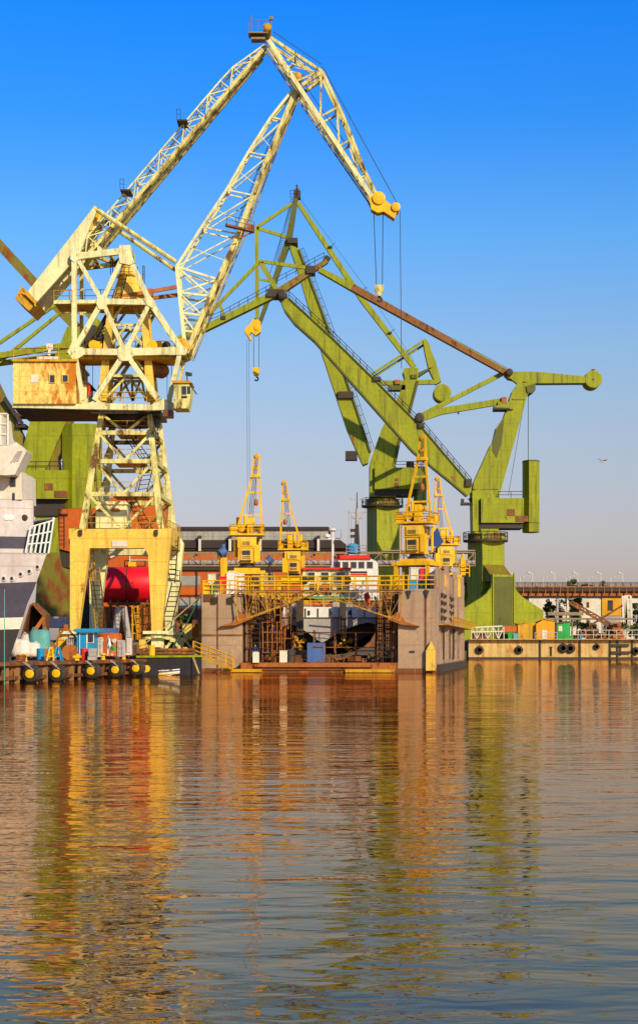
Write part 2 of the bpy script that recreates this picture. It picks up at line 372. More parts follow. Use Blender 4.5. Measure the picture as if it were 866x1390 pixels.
# bogies: four trains under the leg feet
def bogie(cx, Y):
    b = MB(); zt = at(0,857,YC).z; z0 = GL+0.02; c = V((cx, Y, 0))
    b.box((cx,Y,zt-0.12),(2.6,1.7,0.28)); b.box((cx,Y,zt-0.42),(1.0,1.1,0.4)); b.box((cx,Y+.3,zt-1.0),(1.2,.6,1.0))
    o = lc('bogie', b, 'creamlt')
    for s in (-1,1):
        q = MB(); X = cx+s*1.45
        q.beam(V((cx+s*.4,Y,zt-.5)),V((X,Y,zt-.75)),.3,.9); q.box((X,Y,zt-.85),(.5,1.1,.3))
        for t in (-.62,.62):
            q.beam(V((X+t*.2,Y-.3,zt-.9)),V((X+t,Y-.3,z0+.6)),.3,.16,.2,.16); q.beam(V((X+t,Y-.42,z0+.9)),V((X+t,Y-.42,z0+.3)),.16,.14); q.box((X+t,Y-.2,z0+.55),(.34,.7,.26))
        q.build('bogie_truck','cream',o); q = MB(); q.box((X,Y+.45,z0+.75),(1.9,.1,1.3)); q.build('bogie_gap_shade','darksteel',o)  # dark sheet added to stand for the shade in the truck gaps
        for t in (-.62,.62):
            wq = MB(); wq.lathe([(.12,-.3),(.36,-.28),(.36,-.1),(.30,-.08),(.30,.25)], (X+t, Y-.05, z0+.36), 'y', 16); wq.build('wheel','darksteel',o)
    for s in (-2.6, 2.6):
        bx = MB(); bx.box((cx+s, Y, z0+.55),(.35,.8,.35)); bx.build('buffer','yellow',o)
xl = at(101,0,YC).x; xr = at(213,0,YC).x
bogie(xl, YC+.75); bogie(xr, YC+.75); bogie(xl+.2, YC+DG+.75); bogie(xr+.2, YC+DG+.75)
rl = MB()
for Y in (YC+.75, YC+DG+.75): rl.box((xr-14, Y-.1, GL+.03),(40,.12,.05))
tag(rl.build('crane_rail','darksteel', loc=(xr-14,YC,GL)), 'pair of steel rails under the cream portal crane', 'rail')

# pyramid tower
ztop, zbot = at(0,556,YC).z, at(0,718,YC).z
def leg(u, side, back):   # u 0 bottom 1 top
    xb = at(110.5 if side < 0 else 217.5, 0, YC).x; xt = at(133 if side < 0 else 199, 0, YC).x
    x = xb+(xt-xb)*u; z = zbot+(ztop-zbot)*u
    yb, yt = (YC+.8, YC+2.8) if not back else (YC+DG+.7, YC+DG-2.6)
    if back: x += .3
    return V((x, yb+(yt-yb)*u, z))
for back in (0,1):
    for s in (-1,1):
        a = MB(); a.beam(leg(0,s,back), leg(1,s,back), .62,.62, .5,.5); lc('tower_leg', a, 'cream' if not back else 'creamlt')
def uz(py): return (at(0,py,YC).z-zbot)/(ztop-zbot)
lv = [0, uz(669), uz(623), uz(583), 1]
br = MB()
for i in range(1,4):
    u = lv[i]
    c4 = [leg(u,-1,0), leg(u,1,0), leg(u,1,1), leg(u,-1,1)]
    for k in range(4): br.beam(c4[k], c4[(k+1)%4], .42, .4)
for i in range(4):
    u0, u1 = lv[i], lv[i+1]
    for (s0,b0),(s1,b1) in (((-1,0),(1,0)),((-1,1),(1,1)),((1,0),(1,1)),((-1,0),(-1,1))):
        mid = (leg(u0,s0,b0)+leg(u0,s1,b1))/2
        br.beam(leg(u1,s0,b0), mid, .26,.24); br.beam(leg(u1,s1,b1), mid, .26,.24)
lc('tower_bracing', br, 'cream')
pl = MB()
for i in range(1,4):
    u = lv[i]; c0, c1 = leg(u,-1,0), leg(u,1,1); z = c0.z+.25
    pl.box(((c0.x+c1.x)/2,(c0.y+c1.y)/2+1,z),((c1.x-c0.x)*.5,(c1.y-c0.y)*.55,.07))
    pl.rail([V((c0.x+.6,c0.y+.5,z)),V((c1.x-.6,c0.y+.5,z)),V((c1.x-.3,c1.y,z))],1.0,1.5,.03)
c0, c1 = leg(0,-1,0), leg(0,1,1)
pl.rail([V((c0.x+.5,c0.y-.4,zbot+.02)),V((c1.x-.2,c0.y-.4,zbot+.02)),V((c1.x+.5,c1.y,zbot+.02))],1.2,1.1,.035)
lc('tower_platform', pl, 'yellowd')
ld = MB(); xm = (leg(0,-1,0).x+leg(0,1,0).x)/2
for i in range(4):
    z0, z1 = zbot+(ztop-zbot)*lv[i]+.1, zbot+(ztop-zbot)*lv[i+1]+.1
    s = 1 if i%2 else -1
    ld.ladder(V((xm+1.6-.9*s*.5,YC+7,z0)), V((xm+1.0+.9*s,YC+7.5,z1)), .9, V((1,0,.1)), r=.05)
    ld.rail([V((xm+1.6-.9*s*.5-.5,YC+6.9,z0)), V((xm+1.0+.9*s-.5,YC+7.4,z1))],.9,1.2,.03)
lc('stairs', ld, 'darksteel')
# stairs down through the portal
st = MB()
st.ladder(at(128,770,YC+9), at(137,858,YC+9), 1.0, V((1,0,0)), r=.06); st.rail([at(124,776,YC+9),at(135,860,YC+9)],.8,1.2,.05)
st.ladder(at(122,745,YC+9), at(125,785,YC+9), .7, V((1,0,0)), r=.05)
lc('portal_stairs', st, 'yellowd')
st = MB()
st.ladder(at(236,728,YC+6), at(231,792,YC+6), .9, V((1,.2,0)), r=.06); st.ladder(at(240,790,YC+5), at(226,850,YC+5), .9, V((1,.2,0)), r=.06)
st.beam(at(224,787,YC+5.5), at(244,789,YC+5.5), .15, 1.2); st.rail([at(224,786,YC+5),at(244,788,YC+5)],1,.8,.04)
st.ladder(at(231,790,YC+7), at(224,745,YC+7), .5, V((0,1,0)), r=.04)
lc('portal_stairs', st, 'darksteel')
# small cream cabin on top of the portal
hb = MB(); hb.pbox(130,684,172,717,YC+4,4.5)
hb2 = lc('switch_cabin', hb, 'creamlt')
rf = MB(); rf.pslab([(128,684.5),(131,680.5),(171,680.5),(174,684.5)],YC+3.8,4.9); rf.build('roof','creamlt',hb2)
for x in (138,157):
    k = MB(); p = [(x+6*math.cos(t)*(1+.25*math.sin(3*t)),692+3.4*math.sin(t)*(1+.2*math.cos(2*t))) for t in [i*math.pi/8 for i in range(16)]]
    k.pslab(p, YC+3.93, .05); k.build('rust_patch','orangerust',hb2)
# slewing deck
dk = MB()
dk.pbox(17,548,110,553,YC,9.5)
dk.pslab([(17,548),(110,548),(122,546),(132,541),(140,547),(205,549),(222,541),(236,547),(240,556),(200,556.5),(110,555),(17,553)],YC-.02,.7)
dk.pslab([(110,549),(205,549),(236,548),(236,555),(110,555)],YC+9,.6)
lc('slewing_deck', dk, 'creamlt')
un = MB(); un.pbox(22,553,120,558,YC+.8,8); un.pbox(120,556,218,561,YC+2.2,7.5); un.lathe([(3.1,0),(3.1,.9)], V((at(167,0,YC).x, YC+6.2, at(0,566,YC).z)),'z',28)
lc('slewing_ring', un, 'darksteel')
# machine house
mh = MB(); mh.pbox(18,490,103,547.7,YC-.35,9); mho = lc('machine_house', mh, 'rusthouse')
rf = MB(); rf.pbox(16.5,487,104.5,490.2,YC-.6,9.6); rf.build('roof','yellowd',mho)
for x0,y0,x1,y1 in ((67.5,509,74,519),(85,509,92,518)):
    k = MB(); k.pbox(x0,y0,x1,y1,YC-.42,.12); wf = k.build('window','window',mho)
    k = MB()
    for q in ((x0-1,y0-1,x1+1,y0),(x0-1,y1,x1+1,y1+1),(x0-1,y0,x0,y1),(x1,y0,x1+1,y1)): k.pbox(*q,YC-.45,.15)
    k.build('window_frame','creamy',wf)
k = MB(); k.pbox(42,508,52,519,YC-.40,.1); k.build('shutter','whitewall',mho)
rl = MB(); rl.rail([at(18,487,YC),at(100,487,YC),at(100,487,YC)+V((0,8,0))],1.1,1.3,.035); rl.rail([at(18,487,YC+8.5),at(100,487,YC+8.5)],1.1,1.3,.035); lc('roof_railing', rl, 'yellowd')
k = MB(); k.pbox(50,483,80,487.2,YC+1,4); k.tube(at(66,482,YC+3),at(68,470,YC+3),.18); k.pbox(63,466,72,474,YC+3,1.0); lc('roof_winch', k, 'whitewall')
k = MB(); k.pbox(106,520,119,547.5,YC+2.2,4); lc('rear_cabin', k, 'creamlt')
k = MB(); k.pslab([(104,513),(121,519),(125,523),(119,521),(104,518)],YC+1.8,5); lc('rear_cabin_roof', k, 'darksteel')
k = MB(); k.pbox(120,520,122.5,537,YC+1.9,.3); lc('warning_board', k, 'red')
# A-frame trusses: two parallel planes
N = dict(A=(103,348),B=(171,340),C=(100,477),D=(139,409),E=(170,478),Fp=(204,410),G=(248,476),H=(118,544),I=(228,546))
DA = 5.0
def plane(Y, mat, plates=True):
    q = {k: at(x, y, YC)+V((0,Y-YC,0)) for k, (x, y) in N.items()}
    kk = 1.0 if plates else .7
    f = MB(); b = lambda a, c, t=.42, d=.4: f.beam(q[a] if isinstance(a,str) else a, q[c] if isinstance(c,str) else c, t*kk, d*kk)
    P = lambda x, y: at(x, y, YC)+V((0,Y-YC,0))
    b('A','B',.62,.5); b(P(101,350),P(101,475),.5,.42); b(P(106,352),'D'); b('B','D',.45); b('D','C',.5); b('D','E',.42); b('B','Fp',.5); b('Fp','G',.55)
    b('Fp','E',.42); b('D','Fp',.55,.45); b(P(73,410),'D',.35,.3); b('C','E',.62,.5); b('E','G',.72,.5)
    b(P(102,480),P(113,543),.42,.4); b('E',P(128,543),.5,.4); b('E',P(216,543),.5,.4); b(P(244,480),P(229,545),.45,.4)
    o = lc('a_frame', f, mat)
    if plates:
        g = MB()
        for pts in ([(96,470),(99,462),(105,462),(107,471),(113,472),(113,483),(106,487),(102,492),(96,483),(92,478)],
                    [(132,407),(136,401),(143,401),(147,406),(147,412),(142,420),(135,420),(131,412)],
                    [(160,474),(165,468),(175,468),(181,473),(181,484),(176,490),(164,490),(160,484)],
                    [(195,406),(202,399),(209,407),(212,414),(208,419),(200,414)],
                    [(161,341),(163,333),(176,333),(179,346),(184,357),(176,360),(163,357)],
                    [(97,344),(104,341),(113,342),(109,352),(101,356),(96,352)],
                    [(229,471),(252,471),(255,476),(252,482),(229,482)]):
            g.slab([P(x,y)-V((0,.29,0)) for x, y in pts],(0,.58,0))
        g.build_each('gusset_plate', mat, o)
    return o
plane(YC,'creamlt'); plane(YC+DA,'cream',False)
cr2 = MB()
for k in ('A','B','C','D','E','Fp','G'):
    p = at(*N[k],YC); cr2.beam(p,p+V((0,DA,0)),.4,.4)
cr2.zig(at(*N['A'],YC),at(*N['B'],YC),at(*N['A'],YC)+V((0,DA,0)),at(*N['B'],YC)+V((0,DA,0)),3,.3,.3)
lc('cross_beam', cr2, 'cream')
k = MB(); k.pbox(165,332,177,341,YC+.2,DA); k.pslab([(132,333),(135,333),(142,341),(132,341)],YC-.2,.6); lc('head_block', k, 'creamlt')
# decks inside the A frame
k = MB()
k.pbox(74,410,205,413,YC+.6,DA-1.2); k.pbox(103,482,245,487,YC+.4,DA-.8)
k.rail([at(73,409,YC-.4),at(98,409,YC-.4)],1.1,1.2,.035); k.rail([at(73,409,YC+DA),at(200,409,YC+DA)],1.2,1.4,.035)
k.rail([at(103,476,YC+DA),at(245,476,YC+DA)],1.0,1.5,.035); k.rail([at(138,547,YC+.4),at(214,547,YC+.4)],1.1,1.0,.04); k.rail([at(138,547,YC+7),at(214,547,YC+7)],1.1,1.0,.04)
lc('walkway', k, 'yellowd')
for x0,x1 in ((124,141),(204,222)):
    k = MB(); k.pbox(x0,466,x1,473,YC+1.5,2.4); k.pbox(x0+2,463,x1-3,466,YC+1.8,1.8); k.tube(at(x0+3,468,YC+1.2),at(x0+3,468,YC+4.2),.5,10); lc('winch', k, 'yellow')
    k = MB(); k.tube(at(x1+4,469,YC+1.5),at(x1+4,469,YC+4),.45,12); k.pbox(x1+1,472,x1+8,476,YC+1.4,2.8); k.tube(at(x0-4,469,YC+2),at(x0-4,469,YC+4),.4,12); lc('winch_drum', k, 'darksteel')
# king post inside the A-frame: conical head over a lattice mast
k = MB(); cx = at(175,0,YC+3).x
zz = lambda y: at(0,y,YC+3).z
k.lathe([(a, b/TS) for a, b in [(1.85,zz(409)),(1.75,zz(404)),(1.15,zz(381)),(1.1,zz(377)),(1.35,zz(376)),(1.35,zz(374)),(.95,zz(373)),(.55,zz(352)),(.5,zz(345))]], (cx,YC+3,0),'z',10)
lc('mast_head', k, 'creamy')
k = MB()
for sx in (-1,1):
    for sy in (-1,1):
        k.beam(V((cx+sx*2.3,YC+3+sy*1.8,zz(548))), V((cx+sx*1.5,YC+3+sy*1.2,zz(410))), .85,.8,.6,.6)
lc('mast', k, 'creamy')
k = MB()
for i in range(4):
    u0, u1 = i/4,(i+1)/4
    for sy in (-1,1):
        f_ = lambda u, sx: V((cx+sx*(2.3-.8*u),YC+3+sy*(1.8-.6*u),zz(548)+(zz(410)-zz(548))*u))
        k.beam(f_(u1,-1),f_(u1,1),.25); k.beam(f_(u0,-1),V((cx,YC+3+sy*1.5,f_(u1,0).z)),.22); k.beam(f_(u0,1),V((cx,YC+3+sy*1.5,f_(u1,0).z)),.22)
lc('mast_bracing', k, 'cream')
k = MB(); k.ladder(at(126,478,YC+2), at(160,415,YC+2), .9, V((1,0,.4)), r=.06); k.rail([at(123,480,YC+2),at(157,417,YC+2)],1,1.2,.04)
k.ladder(at(168,372,YC+1.2), at(160,405,YC+1.2), .6, r=.05); k.rail([at(150,372,YC+1.6),at(153,372,YC+1.6)],1.5,.4,.04); k.rail([at(194,385,YC+1.6),at(196,385,YC+1.6)],1.8,.4,.04)
k.rail([at(163,374.5,YC+1.5),at(187,374.5,YC+1.5)],.9,.6,.03)
lc('mast_ladder', k, 'darksteel')
k = MB(); p = at(209,501,YC+3); k.lathe([(.2,-1.7),(.62,-1.65),(.78,-1.3),(.78,1.3),(.62,1.65),(.2,1.7)], p,'x',18, yaw=R(55)); lc('air_tank', k, 'brown', smooth=True)
# lower lattice ring inside deck frame
k = MB(); k.zig(at(128,544,YC+5),at(215,544,YC+5),at(140,512,YC+5),at(205,512,YC+5),5,.22,.2); k.beam(at(140,512,YC+5),at(205,512,YC+5),.3); lc('deck_truss', k, 'yellowd')
# operator cab
k = MB(); k.pslab([(236,519),(256,519),(260,526),(258,541),(255,554),(236,554)],YC-1.6,3); cab = lc('operator_cab', k, 'cream')
k = MB(); k.pslab([(234,516),(257,516),(261,519.5),(234,519.5)],YC-1.8,3.4); k.build('roof','yellowd',cab)
for x0,y0,x1,y1 in ((247,524,253,535),(254.5,524,258.5,534)):
    k = MB(); k.pbox(x0,y0,x1,y1,YC-1.66,.1); k.build('window','window',cab)
k = MB(); k.pbox(246.5,537,254,540,YC-1.66,.08); k.build('vent','darksteel',cab)
k = MB(); k.tube(at(258,522,YC-1.6),at(267,535,YC-1.6),.06); k.tube(at(254,516,YC-1),at(254,508,YC-1),.06); k.box(tuple(at(258,508,YC-1)),(.35,.3,.3)); k.box(tuple(at(254,507,YC-1)),(.3,.3,.3)); k.build('floodlight','darksteel',cab)
k = MB(); k.pbox(221,556,234,565,YC-.6,1.8); lc('resistor_box', k, 'brown')
# luffing racks
k = MB(); k.beam(at(160,403,YC+1.5),at(240,389,YC+1.5),.36,.3); k.beam(at(165,409,YC+4.5),at(241,400,YC+4.5),.36,.3); k.pbox(198,391,207,401,YC+1.2,.9); lc('luffing_rack', k, 'orangerust')
TS = 0.68
# main jib: triangular foot, kinked back chord, tapering tip
JW = 3.6
def jp(x, y, back): return at(x, y, YC)+V((0, .6+(JW*(1-.0) if back else 0)*JT(y), 0))
def JT(y): return max(.25, min(1, (y-90)/(470-90)*.9+.1)) 
def jc(x, y, b):
    wv = JW*JT(y); return at(x, y, YC)+V((0, 3.0-wv/2+(wv if b else 0), 0))
FC = [(252,476),(282,404),(320,316),(358,216),(402,108)]
BC = [(250,468),(238,356),(272,301),(306,249),(336,196),(367,147),(395,112)]
k = MB(); k2 = MB()
for b in (0,1):
    for a_, c_ in zip(FC[:-1],FC[1:]): k.beam(jc(*a_,b),jc(*c_,b),.62,.5)
    for a_, c_ in zip(BC[:-1],BC[1:]): k2.beam(jc(*a_,b),jc(*c_,b),.36 if a_[1]<400 else .5,.34)
lc('jib_chord', k, 'cream'); lc('jib_chord', k2, 'creamlt')
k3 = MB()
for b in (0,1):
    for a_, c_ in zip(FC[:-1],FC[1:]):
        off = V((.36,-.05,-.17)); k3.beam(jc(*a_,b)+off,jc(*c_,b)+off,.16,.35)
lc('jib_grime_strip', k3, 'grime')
def fcx(y):
    for (x0,y0),(x1,y1) in zip(FC[:-1],FC[1:]):
        if y1 <= y <= y0: return x0+(x1-x0)*(y-y0)/(y1-y0)
k = MB(); prev = None
pairs = [((238,356),374),((241,392),397),((244,420),424),((247,445),447)]
for (x,y),fy in pairs:
    for b in (0,1): k.beam(jc(x,y,b),jc(fcx(fy),fy,b),.3,.25)
    k.beam(jc(x,y,0),jc(x,y,1),.28); k.beam(jc(fcx(fy),fy,0),jc(fcx(fy),fy,1),.28)
for b in (0,1):
    k.beam(jc(238,356,b),jc(fcx(397),397,b),.22); k.beam(jc(241,392,b),jc(fcx(374),374,b),.22)
    k.beam(jc(241,392,b),jc(fcx(424),424,b),.2); k.beam(jc(244,420,b),jc(fcx(447),447,b),.2); k.beam(jc(244,420,b),jc(fcx(397),397,b),.18)
    for i in range(1,len(BC)-1):
        x,y = BC[i]
        if i >= 2:
            fy = y+16*(JT(y)); k.beam(jc(x,y,b),jc(fcx(fy),fy,b),.19)
        if i < len(BC)-2:
            x2,y2 = BC[i+1]; fy2 = y2+16*JT(y2)
            k.beam(jc(x,y,b),jc(fcx(fy2),fy2,b),.15 if b else .17)
            fm = (y+y2)/2+20; (b == 0) and k.beam(jc((x+x2)/2,(y+y2)/2,b),jc(fcx(fm),fm,b),.09)
for i in range(1,len(BC)-1):
    x,y = BC[i]; fy = y+16*JT(y); k.beam(jc(x,y,0),jc(x,y,1),.24); k.beam(jc(fcx(fy),fy,0),jc(fcx(fy),fy,1),.24)
    if i < len(BC)-2:
        x2,y2 = BC[i+1]; k.beam(jc(x,y,0),jc(x2,y2,1),.16); fy2 = y2+16*JT(y2); k.beam(jc(fcx(fy),fy,0),jc(fcx(fy2),fy2,1),.16)
lc('jib_lacing', k, 'creamlt')
k = MB(); k.beam(at(306,305,YC+1),at(345,314,YC+1),.25,1.2); k.rail([at(308,303,YC+.5),at(345,312,YC+.5)],1.2,1.0,.04); k.pbox(336,304,345,312,YC+.8,.8); k.beam(at(345,314,YC+1),at(322,324,YC+1),.15); lc('jib_platform', k, 'brown')
k = MB()
for y0,y1 in ((300,240),(235,170)): k.ladder(jc(fcx(y0)-8,y0,0)+V((0,1.5,0)),jc(fcx(y1)-6,y1,0)+V((0,1,0)),.4,r=.03); k.rail([jc(fcx(y0)-8,y0,0)+V((0,1.5,0)),jc(fcx(y1)-6,y1,0)+V((0,1,0))],.7,2,.025)
lc('jib_ladder', k, 'darksteel')
# tie lattice from counterweight lever up to the apex
def tp(u, v, b):    # u along, v across (px), b back
    x0,y0,x1,y1 = 112,345,360,50
    dx,dy = x1-x0,y1-y0; Ln = math.hypot(dx,dy); nx,ny = dy/Ln,-dx/Ln   # left/up normal
    wv = 2.6-1.4*u
    return at(x0+dx*u+nx*v*(-1)*-1, y0+dy*u+ny*v, YC)+V((0,3.0-wv/2+(wv if b else 0),0))
k = MB(); k2 = MB(); k3 = MB(); n = 15
def wid(u): return 17 if u < .86 else 17*(1-u)/.14*.8+3
for b in (0,1):
    k.beam(tp(0,0,b),tp(1,0,b),.5,.45)
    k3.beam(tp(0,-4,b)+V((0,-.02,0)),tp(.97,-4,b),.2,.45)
    for i in range(n):
        u,u2 = i/n,(i+1)/n
        k2.beam(tp(u,wid(u),b),tp(u2,wid(u2),b),.2,.2)
        if i%2: k2.beam(tp(u,wid(u),b),tp(u2,0,b),.14)
        else: k2.beam(tp(u,0,b),tp(u2,wid(u2),b),.14)
        k2.beam(tp(u,0,b),tp(u,wid(u),b),.12)
for i in range(n+1):
    u = i/n; k2.beam(tp(u,wid(u),0),tp(u,wid(u),1),.14); k2.beam(tp(u,0,0),tp(u,0,1),.2)
    if i<n: u2=(i+1)/n; k2.beam(tp(u,wid(u),0),tp(u2,wid(u2),1),.12); k2.beam(tp(u,0,i%2),tp(u2,0,1-i%2),.16)
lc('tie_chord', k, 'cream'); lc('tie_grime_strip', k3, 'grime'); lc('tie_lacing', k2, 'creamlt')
k = MB()
for x,y in ((163,258),(240,163)): k.pbox(x,y-2,x+14,y,YC+.8,3.5); k.rail([at(x,y-2,YC+.8),at(x+5,y-2,YC+.8)],1.4,.5,.035)
k.rail([tp(.1,-2,0),tp(.9,-2,0)],.35,2.2,.03)
lc('tie_platform', k, 'darksteel')
TS = 0.9
# counterweight lever
for b in (0,1):
    k = MB(); k.slab([at(x,y,YC)+V((0,b*4.6+.3,0)) for x,y in [(126,280),(130,286),(124,300),(106,345),(50,408),(39,398),(38,393),(84,334)]],(0,.45,0)); lc('counterweight_lever', k, 'creamlt')
k = MB(); k.slab([at(x,y,YC)+V((0,.2,0)) for x,y in [(29,387),(40,397),(50,409),(39,421),(20,404)]],(0,5.2,0)); lc('counterweight', k, 'yellowd')
k = MB()
for i in range(5):
    x = 37+i*2.6; k.slab([at(x+a,y,YC) for a,y in ((-7,397+i*2.6),(-6.2,396+i*2.6),(2,404+i*2.6),(1.2,405+i*2.6))],(0,.25,0))
lc('counterweight_ribs', k, 'yellow')
k = MB(); k.beam(at(46,403,YC+3),at(112,335,YC+3),.9,2.2); k.beam(at(100,345,YC+3),at(136,292,YC+3),1.1,2.6); lc('lever_box', k, 'cream')
k = MB(); k.pbox(124,286,133,296,YC+2,2); k.pbox(118,298,126,312,YC+1.6,2.5); k.tube(at(128,292,YC+1.5),at(128,292,YC+4.6),.5,12); lc('lever_joint', k, 'yellow')
k = MB(); k.tube(at(127,281,YC+.6),at(239,355,YC+1.2),.24,8); k.tube(at(150,305,YC+5.2),at(238,366,YC+5.0),.22,8); lc('tie_rod', k, 'cream')
k = MB(); k.tube(at(128,290,YC+5.2),at(152,306,YC+5.2),.23,8); lc('tie_rod_grime', k, 'darksteel')
TS = 0.74
# fly jib
def fp(x,y,b,w0=3.2):
    u = max(0,min(1,(y-40)/(265-40))); wv = 2.2+.6*math.sin(u*math.pi)-1.2*u
    return at(x,y,YC)+V((0,3.0-wv/2+(wv if b else 0),0))
LCH = [(364,44),(405,108),(452,178),(506,258),(512,272)]; UCH = [(366,40),(438,88),(468,152),(496,222),(516,262)]
k = MB(); k2 = MB(); k3 = MB()
for b in (0,1):
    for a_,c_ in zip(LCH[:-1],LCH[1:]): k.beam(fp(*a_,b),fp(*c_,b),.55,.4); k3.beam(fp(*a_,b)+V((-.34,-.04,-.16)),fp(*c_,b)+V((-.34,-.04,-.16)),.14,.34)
    for a_,c_ in zip(UCH[:-1],UCH[1:]): k2.beam(fp(*a_,b),fp(*c_,b),.36,.32)
    for p0,p1,t in (((395,68),(388,72),.2),((410,106),(438,88),.4),((404,100),(432,88),.2),((436,90),(435,150),.22),((438,148),(456,138),.26),((458,142),(461,184),.2),((463,188),(474,182),.22),((476,185),(486,216),.2),((390,73),(400,66),.22),((395,76),(428,88),.14),((400,82),(425,87),.1),((490,232),(498,228),.2)):
        k2.beam(fp(*p0,b),fp(*p1,b),t)
for x,y in UCH[1:-1]+[(456,138),(474,182),(400,66)]: k2.beam(fp(x,y,0),fp(x,y,1),.22)
for x,y in LCH[1:-1]+[(435,150),(463,188)]: k2.beam(fp(x,y,0),fp(x,y,1),.26)
for a_,c_ in zip(UCH[:-1],UCH[1:]): k2.beam(fp(*a_,0),fp(*c_,1),.14)
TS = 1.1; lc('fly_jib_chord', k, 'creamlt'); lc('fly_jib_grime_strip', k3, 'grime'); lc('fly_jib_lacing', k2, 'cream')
k = MB(); k.slab([at(x,y,YC)+V((0,2.3,0)) for x,y in [(497,246),(510,262),(524,262),(541,276),(537,288),(522,278),(514,280),(505,275),(503,262)]],(0,1.3,0))
for x,y,r in ((514,271,.55),(537,283,.38)): k.lathe([(r*.4,-.85),(r,-.8),(r*.9,-.6),(r*.9,.6),(r,.8),(r*.4,.85)],at(x,y,YC+3),'y',20)
lc('jib_head_sheave', k, 'yellow')
k = MB(); k.pbox(337,42,364,43.6,YC+1.6,1.4); k.pbox(341,49,360,52,YC+2,1.0); k.rail([at(338,42,YC+1.6),at(362,42,YC+1.6)],1.0,.6,.022); k.rail([at(338,42,YC+3),at(362,42,YC+3)],1.0,.6,.022); k.tube(at(341,41,YC+1),at(341,20,YC+1),.05); k.tube(at(368,40,YC+2),at(368,22,YC+2),.06); k.box(tuple(at(368,24,YC+2)),(.35,.35,.3))
lc('apex_platform', k, 'trussgrey')
k = MB(); k.lathe([(.2,-1.3),(.36,-1.2),(.36,1.2),(.2,1.3)],at(363,42,YC+3),'y',12); k.lathe([(.15,-1.1),(.34,-1.0),(.34,1.0),(.15,1.1)],at(404,107,YC+3),'y',12); k.lathe([(.35,-2.4),(.65,-2.3),(.65,2.3),(.35,2.4)],at(250,475,YC+3),'y',14); k.build_each('hinge_pin', 'yellowd', LC)
k = MB()
for x0,x1 in ((507,511),(520,519)): k.tube(at(x0,276,YC+3),at(x1,388,YC+3),.035,4)
k.tube(at(543,285,YC+3),at(545,500,YC+3),.03,4); k.path([at(438,90,YC+3),at(498,200,YC+3),at(541,279,YC+3)],.035,4); k.path([at(405,100,YC+3),at(438,150,YC+3),at(470,195,YC+3)],.03,4)
k.tube(at(371,42,YC+3),at(436,86,YC+3),.03,4)
lc('hoist_rope', k, 'wire')
k = MB(); k.pslab([(509,386),(521,386),(521.5,391),(517,401),(513,401),(508.5,391)],YC+2.7,.6); hk = lc('hook_block', k, 'cream')
k = MB(); k.tube(at(515,400,YC+3),at(515,404,YC+3),.12); c = at(515,406,YC+3)
k.path([c+V((.22*math.cos(t),0,.2*math.sin(t))) for t in [R(90-i*32) for i in range(9)]],.08,6); k.build('hook','darksteel',hk)
# downward cables of slewing deck
k = MB()
for x in (115,126,139,227,233): k.tube(at(x,480,YC+5),at(x,545,YC+5),.025,4)
lc('cable', k, 'wire')

# ------------------------------------------------------------------ green double-lever cranes
TS = 1.0
def flare_plate(mb, cx, cy, z0, H, halfw, top, yaw, dirv, off, th):
    """plate with concave flanks, standing in the plane spanned by dirv and up, centre (cx,cy)+off"""
    u = V((math.cos(yaw), math.sin(yaw), 0)); n = V((math.sin(yaw), -math.cos(yaw), 0))
    a, b = (u, n) if dirv == 0 else (n, u)
    c = V((cx, cy, 0))+b*off
    prof = [(halfw,0),(halfw,.46),(halfw*.52,.65),(halfw*.40,.71),(top*1.07,.80),(top,.88),(top*1.0,1)]
    pts = [c+a*x+UP*(z0+H*y) for x, y in prof]+[c-a*x+UP*(z0+H*y) for x, y in reversed(prof)]
    mb.slab([p-b*th/2 for p in pts], b*th)
def green_base(root, cx, Y, colw, z0, H, zc, yaw, off, halfw):
    """gantry: crossing flared plates, column above"""
    m = MB(); flare_plate(m, cx, Y, z0, H, halfw, colw*.5, yaw, 0, off, .5); flare_plate(m, cx, Y, z0, H, halfw, colw*.5, yaw, 0, -off, .5)
    m.build('gantry_plate','green',root)
    m = MB(); flare_plate(m, cx, Y, z0, H*.98, off-.3, colw*.52, yaw, 1, colw*.48, .4); flare_plate(m, cx, Y, z0, H*.98, off-.3, colw*.52, yaw, 1, -colw*.48, .4)
    u = V((math.cos(yaw), math.sin(yaw), 0)); n = V((math.sin(yaw), -math.cos(yaw), 0)); c = V((cx,Y,0)); h=colw*.5
    m.build('gantry_web','green',root)
    m = MB()
    for s in (1,-1):   # sloping shelf from plate head up to the column
        p = [c+n*s*h*.9+UP*(z0+H*1.18), c+n*s*(off-.26)+UP*(z0+H*.985), c+n*s*(off-.26)+UP*(z0+H*.9), c+n*s*h*.9+UP*(z0+H*.9)]
        m.slab([q-u*h*.93 for q in p], u*h*1.86)
    m.build('gantry_shelf','rustgreen',root)
    m = MB(); m.box((cx, Y, (z0+zc)/2+.2),(colw,colw,zc-z0), yaw); m.build('column','green',root)
    m = MB(); nn = V((cx,Y,0))+n*(off+.28)
    m.slab([nn-u*h*.82+UP*z0, nn+u*h*.82+UP*z0, nn+u*h*.82+UP*(z0+H*.97), nn-u*h*.82+UP*(z0+H*.97)], n*.06); m.build('gantry_panel','greend',root)
    m = MB()
    for s in (-1,1): m.slab([nn+u*(s*h*.93-.14)+UP*z0, nn+u*(s*h*.93+.14)+UP*z0, nn+u*(s*h*.93+.14)+UP*(z0+H*1.03), nn+u*(s*h*.93-.14)+UP*(z0+H*1.03)], n*.25)
    m.build('gantry_rib','greenp',root)
